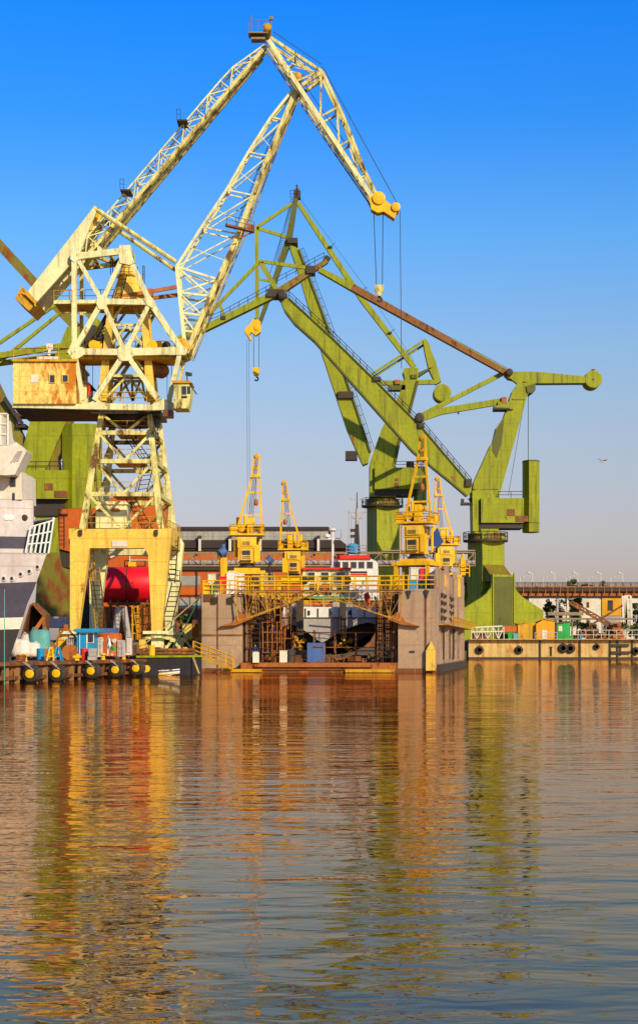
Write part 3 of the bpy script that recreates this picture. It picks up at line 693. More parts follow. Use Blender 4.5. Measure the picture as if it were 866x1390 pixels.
def ring(root, cx, Y, z, r, h):
    m = MB(); m.lathe([(r,-h),(r,h)],(cx,Y,z),'z',32); m.build('slewing_ring','rustgreen',root)
    m = MB(); m.lathe([(r*.5,-h-.3),(r+.9,-h-.3),(r+.9,-h)],(cx,Y,z),'z',32)
    pts = [V((cx+(r+.85)*TS*math.cos(t),Y+(r+.85)*TS*math.sin(t),z-h*TS)) for t in [2*math.pi*i/20 for i in range(21)]]
    m.rail(pts,1.3,1.4,.05); m.build('ring_platform','darksteel',root)

# --- right crane ---
YG = 374.0; TS = 1.25
x0 = at(661,0,YG).x
G2 = thing('slewing_crane', (x0,YG,3.8), 'lime green level luffing crane on flared base at right, round counterweight disc', 'crane')
green_base(G2, x0-.2, YG, 5.6, 3.8, 13.7, at(0,725,YG).z, R(28), 6.2, 10.2)
ring(G2, at(659,0,YG).x, YG, at(0,729,YG).z, 2.9, .55)
D0 = YG-3.6
def g2(name, pts, Y, D, mat='green', parent=G2): m = MB(); m.pslab(pts, Y, D); return m.build(name, mat, parent)
g2('turntable',[(641,666),(650,664),(678,673),(678,712),(676,724),(642,724)],D0,5.4)
g2('turntable_slot',[(650.5,680),(653,680),(653,722),(650.5,722)],D0-.15,.2,'darksteel')
h2 = g2('machine_house',[(653,676),(711,676),(711,709.5),(653,709.5)],D0-.8,7)
m = MB(); m.pbox(653,710,710,717,D0-.2,5.6); m.build('underframe','darksteel',h2)
m = MB(); m.pbox(688,691,699,700,D0-.9,.12); m.pbox(700,700,717,708,D0-.92,.12); m.build('louvre','brown',h2)
m = MB(); m.rail([at(676,676,D0-.6),at(711,676,D0-.6)],1.1,2,.05); m.build('roof_railing','darksteel',h2)
m = MB(); cc = at(720.5,0,D0+2); ang = [R(22.5+45*i) for i in range(8)]
m.slab([V((cc.x+1.8*math.cos(t),D0+2+1.8*math.sin(t)*1.6,at(0,722,D0).z)) for t in ang], (0,0,at(0,626,D0).z-at(0,722,D0).z)); m.build('ballast_tower','green',G2)
m = MB(); m.slab([V((cc.x+1.86*math.cos(t),D0+2+1.86*math.sin(t)*1.6,at(0,626,D0).z)) for t in ang], (0,0,.25)); m.slab([V((cc.x+1.84*math.cos(t),D0+2+1.84*math.sin(t)*1.6,at(0,710,D0).z)) for t in ang], (0,0,.15)); m.tube(at(717,626,D0+2),at(717,440+90,D0+2),.06,4); m.build_each('tower_cap','greend',G2)
g2('mast',[(642,664),(643,655),(666,604),(670,598),(674,580),(684,566),(690,550),(692,541),(696,530),(702,521),(705,519),(726,519),(726,523),(716,536),(678,672)],D0+.6,3.6)
m = MB(); m.pbox(695,541,713,542.5,D0+.5,.1); m.pbox(643,663.5,677,664.5,D0+.5,.1); m.build('mast_seam','rustgreen',G2)
m = MB(); pr=[(684,567),(683,585),(680,604),(674,622),(668,612),(668,600),(674,583)]; m.pslab(pr,D0+.56,.04); m.build('jib_shadow_patch','greend',G2)  # shadow of the jib on the mast, painted as a dark patch
g2('mast_bracket',[(714,524),(727,520),(727,529),(722,533),(716,533)],D0+.3,4.2,'greend')
# counterweight lever and disc
g2('balance_lever',[(684,504),(720,504),(738,505),(768,508),(794,510.5),(794,519.5),(728,520),(722,520),(690,513)],D0+.9,2.4,'greenp')
m = MB(); p = at(805.5,514.5,D0+1.2); m.lathe([(1.35,-.1),(1.5,0),(1.5,3.4),(1.35,3.5)],p,'y',36); d = m.build('counterweight_disc','greenp',G2)
m = MB(); m.tube(at(805.5,503,D0+2.5),at(805.5,501,D0+2.5),.35); m.lathe([(.15,-.2),(.15,0)],p-V((0,.05,0)),'y',8); m.build('disc_lug','brown',G2)
# tie beam (rusty) to the fly jib
m = MB(); A, B, C_ = at(433,366,D0+1.6), at(478,390,D0+1.6), at(688,506,D0+1.6)
m.beam(A,B,.75,1.4,1.15,1.6); m.beam(C_,at(707,521,D0+1.6),.9,1.2); m.build('tie_beam','greenp',G2); m = MB(); m.beam(B,C_,1.15,1.6,1.0,1.4); m.build('tie_beam','rusttie',G2)
m = MB(); m.beam(A+V((-.1,-.8,.5)),B+V((0,-.86,.66)),.12,.2); m.beam(B+V((0,-.86,.66)),C_+V((0,-.76,.55)),.12,.2)
for u in [i/22 for i in range(1,22)]:
    p = B.lerp(C_,u); m.beam(p+V((-.2,-.82,-.5)),p+V((.25,-.82,.5)),.1,.1)
m.build('tie_stiffener','greenp',G2)
# luffing struts
m = MB(); m.beam(at(567,566,D0+2.6),at(682,507,D0+2.6),.72,.7); m.build('luffing_strut','greenp',G2)
m = MB(); m.beam(at(566,570,D0+1.2),at(600,558,D0+1.2),.9,.9,1.1,1.0); m.beam(at(600,558,D0+1.2),at(686,544,D0+1.2),1.1,1.0,1.0,1.0); m.build('luffing_rack','greenp',G2)
m = MB(); m.pbox(676,545,697,555,D0,2.6); m.pbox(671,550,684,553,D0-.2,3); m.build('luffing_gearbox','greenp',G2)
m = MB(); m.pbox(681,538.5,688,547,D0-.1,.9); m.build('luffing_motor','orangerust',G2)
m = MB(); m.pbox(671,553.2,692,555.5,D0-.4,3.4); m.tube(at(622,556,D0+1),at(622,562,D0+1),.15); m.build('gear_platform','darksteel',G2)
# boom
BU = [(392,404),(452,459),(507,513),(575,582),(640,659)]; BL = [(381,407),(386,420),(399,437),(427,462),(512,558),(560,612),(613,655),(634,673)]
g2('boom', BU+[(640,668)]+BL[::-1], D0+.4, 3.2)
m = MB()
for a_,c_ in zip(BL[1:-1],BL[2:]): m.beam(at(*a_,D0+.3)+V((.05,0,-.08)),at(*c_,D0+.3)+V((.05,0,-.08)),.3,.35)
for a_,c_ in zip(BU[:-1],BU[1:]): m.beam(at(*a_,D0+.3),at(*c_,D0+.3),.22,.3)
m.build('boom_flange','greend',G2)
m = MB()
for a_,c_ in zip(BU[:-1],BU[1:]): m.rail([at(*a_,D0+.6),at(*c_,D0+.6)],1.15,1.5,.055)
m.build('boom_railing','darksteel',G2)
m = MB(); m.pslab([(612,646),(616,647),(619,654),(614,652)],D0+.34,.05); m.build('boom_patch','orangerust',G2)
m = MB()
for x,y in ((626,682),): m.pbox(x,y,x+14,y+3,D0+.4,2); m.pbox(x,y-5,x+4,y,D0+.6,1)
m.pbox(507,511,517,516,D0-.3,2); m.pbox(568,574,576,580,D0-.3,2); m.pbox(632,650,640,660,D0-.2,1.5); m.tube(at(637,676,D0+1),at(643,684,D0+1),.3); m.build('maintenance_platform','darksteel',G2)
m = MB()
for y in (470,505,540,575,610,640):
    pass
# fly jib
m = MB(); m.beam(at(240,462,D0+1.7),at(268,451,D0+1.7),.7,1.6,1.0,1.8); m.beam(at(268,451,D0+1.7),at(376,398,D0+1.7),1.0,1.8,1.15,1.9); m.build('fly_jib_chord','greenp',G2)
m = MB(); m.beam(at(376,398,D0+1.7),at(444,354,D0+1.7),1.25,1.9,.7,1.2); m.build('fly_jib_tail','rustgreen',G2)
m = MB()
for yy in (D0+.8,D0+2.7):
    m.beam(at(240,460,yy),at(276,434,yy),.5,.4); m.beam(at(276,434,yy),at(352,355,yy),.55,.4); m.beam(at(352,354,yy),at(416,363,yy),.55,.4); m.beam(at(354,356,yy),at(378,397,yy),.8,.4); m.beam(at(297,410,yy),at(304,427,yy),.5,.3)
for x,y in ((352,355),(276,434),(297,411)): m.beam(at(x,y,D0+.8),at(x,y,D0+2.7),.4)
m.build('fly_jib_upper_chord','greenp',G2)
m = MB(); m.rail([at(268,445,D0+.6),at(300,432,D0+.6),at(373,392,D0+.6)],1.2,1.6,.05); m.rail([at(376,386,D0+.6),at(440,352,D0+.6)],1.2,1.6,.05); m.pbox(362,392,380,402,D0,3.4); m.pbox(416,360,428,370,D0+.2,3); m.pbox(300,428,306,433,D0+.3,1.5); m.tube(at(441,355,D0+2),at(446,348,D0+2),.5,10); m.build('fly_jib_walkway','darksteel',G2)
m = MB(); m.lathe([(.5,-2.2),(.8,-2.1),(.8,2.1),(.5,2.2)],at(384,402,D0+1.9),'y',16); m.lathe([(.5,-1.8),(.8,-1.7),(.8,1.7),(.5,1.8)],at(569,568,D0+1.9),'y',16); m.lathe([(.4,-2),(.6,-1.9),(.6,1.9),(.4,2)],at(690,507,D0+1.9),'y',16); m.build_each('hinge_pin','darksteel',G2)
m = MB(); m.path([at(433,362,D0+1),at(560,430,D0+1),at(690,500,D0+1)],.03,4); m.tube(at(714,530,D0+1),at(690,672,D0+1),.04,4); m.build('rope','wire',G2)

# --- middle crane, behind ---
TS = 1.0
YM = 402.0; D1 = YM-3.6; TS = 1.25
xm1 = at(520,0,YM).x
G1 = thing('slewing_crane', (xm1,YM,3.8), 'lime green level luffing crane behind the dock, steep boom pointing up left', 'crane')
def g1(name, pts, Y=D1, D=3, mat='green', parent=G1): m = MB(); m.pslab(pts, Y, D); return m.build(name, mat, parent)
green_base(G1, xm1, YM, 5.6, 3.8, 11, at(0,684,YM).z, R(22), 6.2, 9.4)
ring(G1, at(519,0,YM).x, YM, at(0,682,YM).z, 2.9, .6)
g1('turntable',[(502,630),(506,625),(534,627),(538,634),(538,674),(502,674)],D1,5.4)
hm = g1('machine_house',[(508.5,634.5),(571,634.5),(571,664),(508.5,664)],D1-.8,7)
m = MB(); m.pbox(509,664.4,562,672.5,D1-.3,5.5); m.build('underframe','darksteel',hm)
m = MB(); m.pbox(536,649,541.5,653,D1-.9,.1); m.pbox(535.5,655,541.5,662,D1-.9,.1); m.build('louvre','brown',hm)
m = MB(); m.pbox(552,626,562,634,D1+1,2); m.build('exhaust_stack','brown',hm)
m = MB(); m.rail([at(536,634.5,D1-.6),at(578,634.5,D1-.6)],1.1,2,.05); m.build('roof_railing','darksteel',hm)
m = MB(); cc = at(570,0,D1+2); m.slab([V((cc.x+1.55*math.cos(t),D1+2+2.4*math.sin(t),at(0,687,D1).z)) for t in ang],(0,0,at(0,633,D1).z-at(0,687,D1).z)); m.lathe([(.8,-.35),(1.2,0)],V((cc.x,D1+1.6,at(0,687,D1).z)),'z',8); m.build('ballast_tower','green',G1)
g1('mast',[(502,632),(503,625),(518,582),(538,545),(550,513),(547,504),(549,499),(568,499),(567,517),(556,560),(543,595),(536,632)],D1+.6,3.8)
m = MB(); 
for a_,c_ in (((567,517),(556,560)),((556,560),(543,595)),((543,595),(536,630))): m.beam(at(*a_,D1+.5),at(*c_,D1+.5),.45,.4)
m.build('mast_flange','greend',G1)
m = MB(); m.pbox(558,508,566,513,D1+.2,4); m.pslab([(566,506),(580,500),(588,498),(580,503),(568,511)],D1+1,2); m.build('mast_bracket','greend',G1)
g1('balance_lever',[(574,461),(577,459),(581,463),(592,492),(599,517),(592,521),(582,500),(577,478)],D1+1,2.2,'greenp')
m = MB(); m.lathe([(1.45,-.1),(1.6,0),(1.6,3.2),(1.45,3.3)],at(600.5,533,D1+.9),'y',36); m.build('counterweight_disc','greenp',G1)
m = MB(); m.beam(at(504,508,D1+1),at(575,462,D1+1.4),.4,.4); m.beam(at(506,512,D1+3),at(578,466,D1+3.2),.4,.4); m.build('tie_rod','greenp',G1)
m = MB(); m.beam(at(508,520,D1+1.4),at(592,518.5,D1+1.4),.8,.9); m.build('luffing_rack','greenp',G1)
m = MB(); m.pbox(528,522,550,529,D1+.6,2.6); m.pbox(508,517,512,524,D1+.5,1.4); m.build('luffing_gearbox','greend',G1)
m = MB(); m.pbox(536,515,543,521,D1+.2,.8); m.build('luffing_motor','orangerust',G1)
g1('boom',[(391,328),(406,338),(448,451),(483,552),(503,614),(500,628),(493,631),(471,582),(437,479),(406,372)],D1+.6,3.2)
m = MB(); bu = [(406,338),(448,451),(483,552),(503,614)]
for a_,c_ in zip(bu[:-1],bu[1:]): m.beam(at(*a_,D1+.5),at(*c_,D1+.5),.35,.4)
m.build('boom_flange','greend',G1)
m = MB()
for a_,c_ in zip(bu[:-1],bu[1:]):
    A, B = at(*a_,D1+.6), at(*c_,D1+.6); n = max(2,int((B-A).length/2)); o = V((1.0,0,.35))
    m.tube(A+o,B+o,.045,4); m.tube(A+o*.5,B+o*.5,.035,4)
    for i in range(n): p = A.lerp(B,i/n); m.tube(p,p+o,.045,4)
m.build('boom_railing','darksteel',G1)
m = MB(); m.pbox(459,531,480,540,D1-.2,2.5); m.pbox(469,612,485,624,D1-.4,2.4); m.pbox(390,322,404,329,D1-.3,4); m.build_each('maintenance_platform','darksteel',G1)
m = MB(); m.pslab([(474,583),(477,585),(483,603),(481,603)],D1+.54,.05); m.build('boom_patch','orangerust',G1)
# fly jib
m = MB(); m.beam(at(404,256,D1+1.8),at(392,325,D1+1.8),.7,1.4,1.15,1.8); m.beam(at(392,325,D1+1.8),at(352,440,D1+1.8),1.15,1.8,.6,1.2); m.build('fly_jib_chord','greend',G1)
m = MB()
for yy in (D1+.9,D1+2.7):
    m.beam(at(396,276,yy),at(348.5,308,yy),.55,.4); m.beam(at(348.5,308,yy),at(349,432,yy),.7,.4); m.beam(at(349,309,yy),at(388,321,yy),.6,.4); m.beam(at(350,378,yy),at(368,382,yy),.4,.3)
m.beam(at(348.5,308,D1+.9),at(348.5,308,D1+2.7),.4); m.build('fly_jib_upper_chord','greenp',G1)
m = MB(); m.ladder(at(398,265,D1+.8),at(375,355,D1+.8),.5,r=.04); m.tube(at(395,278,D1),at(366,372,D1),.05,4); m.rail([at(394,268,D1+.5),at(404,266,D1+.5)],1.3,.6,.05); m.tube(at(403,262,D1+1),at(403,250,D1+1),.15); m.pbox(399,258,408,268,D1+.8,1.6); m.build('fly_jib_ladder','darksteel',G1)
m = MB(); m.beam(at(404,274,D1+1.8),at(492,407,D1+1.8),.7,.9,1.0,1.1); m.beam(at(492,407,D1+1.8),at(562,498,D1+1.8),1.0,1.1,.9,1.0); m.build('tie_beam','greenp',G1)
m = MB()
for x,y in ((446,333),(489,393),(527,450)): m.pbox(x,y,x+5,y+2,D1+.6,2.4); m.tube(at(x+4,y,D1+1),at(x+9,y-4,D1+1),.05)
m.build_each('tie_platform','darksteel',G1)
# head block with hooks
k = MB(); k.pslab([(339,440),(345,431),(354,436),(354,450),(347,455),(341,450),(337,456),(332,450),(334,443)],D1+1,1.4); k.lathe([(.35,0),(.6,.05),(.6,1.6),(.35,1.65)],at(349,444,D1+.8),'y',16); k.tube(at(333,448,D1+1.4),at(341,462,D1+1.4),.25); k.build('jib_head_sheave','yellow',G1)
k = MB()
for x in (344.5,351.5): k.tube(at(x,450,D1+1.6),at(x,500,D1+1.6),.05,4)
k.tube(at(335,460,D1+1.6),at(336,700,D1+1.6),.03,4); k.tube(at(338,460,D1+1.6),at(339,700,D1+1.6),.03,4); k.path([at(408,270,D1+1),at(500,395,D1+1),at(562,490,D1+1)],.03,4)
k.build('hoist_rope','wire',G1)
k = MB(); k.pslab([(343.5,498.5),(352,498.5),(352,506),(350,509.5),(345.5,509.5),(343.5,506)],D1+1.2,.9); hk = k.build('hook_block','yellow',G1)
k = MB(); c = at(348,514,D1+1.6); k.path([c+V((.42*math.cos(t),0,.42*math.sin(t))) for t in [R(100-i*32) for i in range(9)]],.14,6); k.build('hook','darksteel',hk)

# --- left green crane, nearer ---
TS = 1.0
YL = 235.0; D2 = YL-3
xl3 = at(66,0,YL).x
G3 = thing('slewing_crane', (xl3,YL,1.7), 'lime green slewing crane standing behind the moored ship and cream crane', 'crane')
def g3(name, pts, Y=D2, D=3, mat='green', parent=G3): m = MB(); m.pslab(pts, Y, D); return m.build(name, mat, parent)
m = MB(); m.pslab([(52,762),(60,750),(84,750),(95,762),(95,843),(46,843)],D2-1,8); m.build('gantry','rustgreen',G3)
m = MB(); m.pbox(48,700,82,752,D2,5); m.build('column','green',G3)
m = MB(); m.pbox(44,690,86,700,D2-.4,6); m.build('slewing_ring','darksteel',G3)  # ring coloured dark for the shade cast below the house
g3('machine_house',[(30,638),(92,638),(92,677),(30,677)],D2-.8,6)
m = MB(); m.pbox(61,656,72,665,D2-.9,.12); m.pbox(74,666,92,675,D2-.9,.12); m.build('louvre','brown',G3)
m = MB(); m.pbox(34,677.5,88,690,D2+.2,5); m.build('underframe','darksteel',G3)  # dark colour stands for the shadow band under the house
m = MB(); cc = at(112,0,D2+2); m.slab([V((cc.x+2.75*math.cos(t),D2+1.6+2*math.sin(t),at(0,690,D2).z)) for t in ang],(0,0,at(0,575,D2).z-at(0,690,D2).z)); m.build('ballast_tower','green',G3)
g3('mast',[(24,638),(30,610),(40,575),(62,510),(83,463),(91,443),(115,443),(113,470),(98,520),(88,575),(62,638)],D2+.4,3.4)
g3('mast_side',[(62,638),(88,575),(98,520),(104,500),(112,520),(98,560),(90,600),(78,622),(80,638)],D2+1.2,3.0,'rustgreen')
m = MB(); m.rail([at(30,638,D2-.6),at(86,638,D2-.6)],1.1,1.6,.05); m.build('roof_railing','darksteel',G3)
m = MB(); m.beam(at(-30,300,D2+1.6),at(60,398,D2+1.6),1.2,1.3); m.beam(at(60,398,D2+1.6),at(104,444,D2+1.6),1.2,1.3); m.build('tie_beam','rustgreen',G3)
m = MB()
for A,B in (((-30,485),(76,413)),((-30,515),(82,424)),): m.beam(at(*A,D2+1),at(*B,D2+1),.42,.4)
m.build('luffing_strut','greenp',G3)
m = MB(); m.beam(at(-30,487,D2+.5),at(97,468,D2+.5),.75,.7); m.beam(at(-30,497,D2+2.8),at(90,481,D2+2.8),.65,.6); m.build('luffing_rack','greenp',G3)
m = MB(); m.pslab([(106,415),(114,413),(152,452),(146,460)],D2+1,2); m.build('balance_lever','greenp',G3)
m = MB(); m.lathe([(1.2,0),(1.35,.1),(1.35,3),(1.2,3.1)],at(124,454,D2+.5),'y',30); m.build('counterweight_disc','darksteel',G3)
m = MB(); m.pslab([(-40,470),(-40,440),(0,526),(31,592),(31,606),(24,606),(0,565)],D2+.6,2.6); m.build('boom','rustgreen',G3)
m = MB(); m.pbox(18,560,38,565,D2,3); m.pbox(22,575,34,580,D2,3); m.beam(at(6,540,D2),at(30,575,D2),.5,.5); m.build('maintenance_platform','darksteel',G3)
# ------------------------------------------------------------------ floating dock
DY = R(-7.6); du = V((math.cos(DY), math.sin(DY), 0)); dv = V((-math.sin(DY), math.cos(DY), 0))   # across, along (away)
DO = at(274,0,172.5); DO.z = 0
def DP(u, v, z): return DO+du*u+dv*v+UP*z
DW, DL = 22.9, 51.0
FD = thing('floating_dock', DP(DW/2,DL/2,0), 'grey steel floating dock with two wing walls and yellow swing gangways', 'floating dock')
def dbox(m, u0,u1,v0,v1,z0,z1):
    c = DP((u0+u1)/2,(v0+v1)/2,(z0+z1)/2); return m.box(tuple(c),(u1-u0,v1-v0,z1-z0),DY)
m = MB(); dbox(m,0,4.0,0,DL,-2,7.65); m.build('wing_wall','dockgrey',FD)
m = MB(); dbox(m,DW-3.7,DW-.15,0,DL,-2,8.05); m.build('wing_wall','dockgrey',FD)
m = MB(); m.slab([DP(DW-.15,0,-2),DP(DW-.15,0,10.2),DP(DW-.15,DL,10.2),DP(DW-.15,DL,-2)], du*.15)
for i in range(16):
    v = .6+i*3.3; dbox(m,DW,DW+.12,v,v+.16,.9,10.1)
for v in (11.5,27,41): dbox(m,DW,DW+.5,v,v+.45,1,10.8)
m.build('side_plating','dockside',FD)
m = MB()
for i in range(5):
    for j in range(4): dbox(m,DW+.01,DW+.28,4+i*6+j*0,7.2+i*6,5.3+j*.75,5.55+j*.75)
for v in (8,14,18,26,33): dbox(m,DW+.01,DW+.2,v,v+1.2,1.2,4.4)
m.build_each('side_vent','darksteel',FD); m = MB(); dbox(m,DW,DW+.35,0,DL,-.5,.75); m.build('fender_strake','darksteel',FD)
m = MB(); dbox(m,DW+.05,DW+1.0,3,DL+2,4.62,4.7)
m.rail([DP(DW+1.3,3,4.75),DP(DW+1.3,DL+2,4.75)],.7,1.8,.035,1); m.build('side_walkway','yellowd',FD)
m = MB(); dbox(m,DW-.05,DW+.2,11,12,8.6,9.8); dbox(m,DW-.05,DW+.2,30,31,8.0,9.6); m.build_each('side_hatch','yellow',FD)
# details of the wall ends
m = MB()
for u in (2.6,): pass
dbox(m,-.02,4.02,-.07,0,3.55,3.7); dbox(m,DW-3.72,DW+.02,-.07,0,-.2,.4); dbox(m,-.02,4.02,-.07,0,-.2,.4); dbox(m,1.55,1.63,-.1,0,.2,7.5); dbox(m,DW-1.1,DW-.95,-.1,0,.2,8); dbox(m,.2,1.3,-.1,0,6.9,7.6); m.build_each('wall_strip','brown',FD)
m = MB(); m.slab([DP(DW-1.0,-.5,.2),DP(DW-.1,-.5,.2),DP(DW-.1,-.5,2.1),DP(DW-.5,-.5,3.0),DP(DW-1.0,-.5,2.1)], dv*.5); m.build('corner_fender','creamy',FD)
m = MB()
for u in (1.0,2.6): dbox(m,u,u+.5,-.25,0,6.7,7.3)
for u in (DW-2.9,DW-1.2): m.slab([DP(u,-.2,7.9),DP(u+.5,-.2,7.9),DP(u+.25,-.2,7.1)], dv*.2)
dbox(m,DW-2.6,DW-2.1,-.06,0,1.9,2.1); m.build_each('fairlead','darksteel',FD)
# pontoon deck
m = MB(); dbox(m,4,DW-3.7,-1.2,DL,-1.5,.95); m.build('pontoon_deck','brown',FD)
m = MB(); dbox(m,4.1,DW-3.8,-1.35,-1.2,.25,.95); dbox(m,5.5,DW-6,-1.7,-1.35,.55,.8); m.build('deck_edge','orangerust',FD)
m = MB(); dbox(m,2.6,6.2,-2.6,-1.4,.05,.35); dbox(m,DW-8.5,DW-3.9,-2.6,-1.4,.05,.35); m.build_each('fender_beam','yellowd',FD)
m = MB(); dbox(m,4.0,4.06,.3,DL,.9,7.2); dbox(m,DW-3.76,DW-3.7,.3,DL,.9,7.6); m.build_each('inner_plating','darksteel',FD)
# inner wall ladders, pipes, frames - both sides
for s, u in ((1,4.1),(-1,DW-3.8)):
    m = MB()
    for i in range(14):
        v = .8+i*1.6; m.tube(DP(u+s*.15,v,1),DP(u+s*.15,v,7.6),.09 if i%3 else .2,5)
    for z in (2.4,3.9,5.4,6.8): m.beam(DP(u+s*.35,0,z),DP(u+s*.35,DL,z),.16,.16)
    m.build('inner_pipes','brown',FD)
    m = MB(); m.ladder(DP(u+s*1.0,.6,1),DP(u+s*1.0,1.5,7.5),.9,du,r=.07); m.ladder(DP(u+s*1.9,2,1),DP(u+s*1.9,4,6.5),.9,du,r=.07)
    m.build('ladder','darksteel',FD)
# swing gangways: railing walkway carried by a triangular truss
zt = 7.65
for nm, u0, u1 in (('l',3.4,11.2),('r',DW-3.2,11.5)):
    TS = .62
    m = MB(); a0, a1 = DP(u0,-.6,zt+.15), DP(u1,-.6,zt+.15); b0 = DP(u0+(.3 if u1>u0 else -.3),-.6,zt-2.7)
    for off in (V((0,0,0)), dv*1.4):
        m.beam(a0+off,a1+off,.18,.16); m.beam(b0+off,a1+off-UP*.15,.2,.18); n = 8
        m.zig(b0+off,a1+off-UP*.2,a0+off,a1+off,n,.08,.08)
        m.beam(b0+off,a0+off,.2)
    for i in range(n): 
        u = i/n; m.beam(a0.lerp(a1,u),a0.lerp(a1,u)+dv*1.4,.1)
    g_ = m.build('gangway_truss','trussochre',FD); TS = 1.0
    m = MB(); m.slab([a0+UP*.13,a1+UP*.13,a1+UP*.13+dv*1.4,a0+UP*.13+dv*1.4],(0,0,.06)); m.build('gangway_floor','wood',g_)
    m = MB(); m.rail([a0+UP*.15,a1+UP*.15],1.35,1.15,.055,2); m.rail([a0+UP*.15+dv*1.4,a1+UP*.15+dv*1.4],1.35,1.15,.05,2); m.build('gangway_railing','yellow',g_)
    m = MB(); q = b0; s = 1 if u1>u0 else -1; m.slab([q+du*s*-1.9-UP*.5,q+du*s*-.6-UP*.1,q+du*s*.2+UP*.9,q+du*s*1.2+UP*.2,q-du*s*.2-UP*.35], dv*1.4); m.build('hinge_bracket','orangerust',FD)
for u0,u1,z in ((.1,3.6,zt),(DW-3.6,DW-.2,8.05)):
    m = MB(); m.rail([DP(u0,.1,z),DP(u1,.1,z)],1.3,.8,.055,2); m.rail([DP(u0,.1,z),DP(u0,DL,z)],1.2,2,.05,2); m.rail([DP(u1,.1,z),DP(u1,DL,z)],1.2,2,.05,2); m.build('deck_railing','yellow',FD)
# clutter frames behind the gangways (yellow staging on deck tops)
m = MB()
for i in range(6):
    u = 4.4+i*.7; m.beam(DP(u,4,zt-3.4),DP(u,4,zt+1.2+.5*(i%3)),.1)
m.beam(DP(4.2,4,zt),DP(8.2,4,zt),.12); m.beam(DP(4.2,4,zt+1.0),DP(8.2,4,zt+1.0),.12)
for i in range(7): m.beam(DP(DW-6+i*.4,3,zt-3.2),DP(DW-6+i*.4,3,zt+1.2-.4*(i%2)),.08)
m.beam(DP(DW-8.6,3,zt+.9),DP(DW-3.6,3,zt+.9),.12); m.build('staging','yellowd',FD)

# scaffold towers in the dock
def scaffold(u0,u1,v0,v1,z1,nu,nz,label,mat='orangerust'):
    m = MB()
    for i in range(nu+1):
        u = u0+(u1-u0)*i/nu
        for v in (v0,v1): m.tube(DP(u,v,.95),DP(u,v,z1+.5*((i*7)%3)/2),.055,5)
    for j in range(1,nz+1):
        z = .95+(z1-.95)*j/nz
        for v in (v0,v1): m.tube(DP(u0,v,z),DP(u1,v,z),.05,5)
        for i in range(nu+1): u = u0+(u1-u0)*i/nu; m.tube(DP(u,v0,z),DP(u,v1,z),.04,4)
    for i in range(nu):
        if i%2==0: m.tube(DP(u0+(u1-u0)*i/nu,v0,.95),DP(u0+(u1-u0)*(i+1)/nu,v0,.95+(z1-.95)/nz),.04,4)
    o = m.build('scaffold',mat, loc=tuple(DP((u0+u1)/2,(v0+v1)/2,.95)))
    tag(o,label,'scaffold','scaffolds in the floating dock')
    p = MB()
    for j in range(1,nz+1):
        z = .95+(z1-.95)*j/nz
        if j%2 == nz%2: p.slab([DP(u0,v0,z),DP(u1,v0,z),DP(u1,v1,z),DP(u0,v1,z)],(0,0,.05))
    p.build('plank','wood',o)
scaffold(5.6,7.5,2.5,4.2,4.9,4,4,'rusty orange scaffold at the left of the dock, topped with a railed deck')
scaffold(8.2,16.6,5.2,6.2,3.9,4,2,'wide thin pole scaffold across the front of the ship hull')
scaffold(17.0,18.6,2.0,4.0,6.3,4,5,'tall rusty scaffold against the right inner dock wall','brown')
scaffold(4.9,6.0,5.2,7.0,6.6,2,5,'narrow dark scaffold beside the left inner dock wall','brown')
scaffold(5.4,7.6,8.0,9.5,6.9,4,5,'tall rusty scaffold deep in the dock beside the left side of the hull')
scaffold(17.2,19.0,6.8,8.2,6.9,3,5,'tall rusty scaffold deep in the dock beside the right side of the hull')
m=MB(); rr=random.Random(11)
for i in range(60):
    u=rr.uniform(5,18.4); v=rr.uniform(1.5,9)
    if i%3: m.box(tuple(DP(u,v,1.0+rr.uniform(0,.35))),(rr.uniform(.2,1.1),rr.uniform(.2,.8),rr.uniform(.15,.8)),rr.uniform(0,3))
    else: m.tube(DP(u,v,1.0),DP(u+rr.uniform(-1.6,1.6),v+.3,1.0+rr.uniform(.2,.9 if 8<u<17 else 2.8)),.05,5)
tag(m.build('scrap_heap','brown'),'rusty offcuts and leaning pipes strewn over the dock floor','scrap heap')
# blue container
bc = MB(); a = at(417,873,174); b = at(441,900,174)
bc.box(((a.x+b.x)/2,175.2,(a.z+.95)/2+.01),(b.x-a.x,2.4,a.z-.95))
bo = bc.build('container','bluec'); tag(bo,'faded blue steel container standing on the dock floor under the bow','container')
k = MB(); k.box(((a.x+b.x)/2+.25,173.9,a.z-.35),(.9,.08,.12)); k.box((b.x+.02,175.2,(a.z+.95)/2),(.06,2.44,a.z-.9)); k.build('corner_post','brown',bo)
for i,(px,py,h,mt,lb) in enumerate(((386,899,1.1,'whitewall','white crate left of centre on the dock floor'),(394,899,1.3,'darksteel','dark drum stack beside the white crate in the dock'),(347.5,907,1.0,'whitewall','white canister in front of the worker in blue'))):
    Y = 173 if i<2 else 170.6; p = at(px,0,Y); m = MB()
    z0 = .96 if i<2 else .96
    if mt=='whitewall': m.box((p.x,Y,z0+h/2),(.9 if i<2 else .6,.8,h)); m.box((p.x,Y,z0+h+.03),(.95 if i<2 else .4,.84,.06)); nm='crate' if i<2 else 'canister'
    else: m.lathe([(.5,0),(.5,h*.48),(.46,h*.5),(.5,h*.52),(.5,h)],(p.x,Y,z0),'z',14); nm='drum'
    if i==2: p.y=DP(5,-.8,0).y
    tag(m.build(nm,mt),lb,nm)

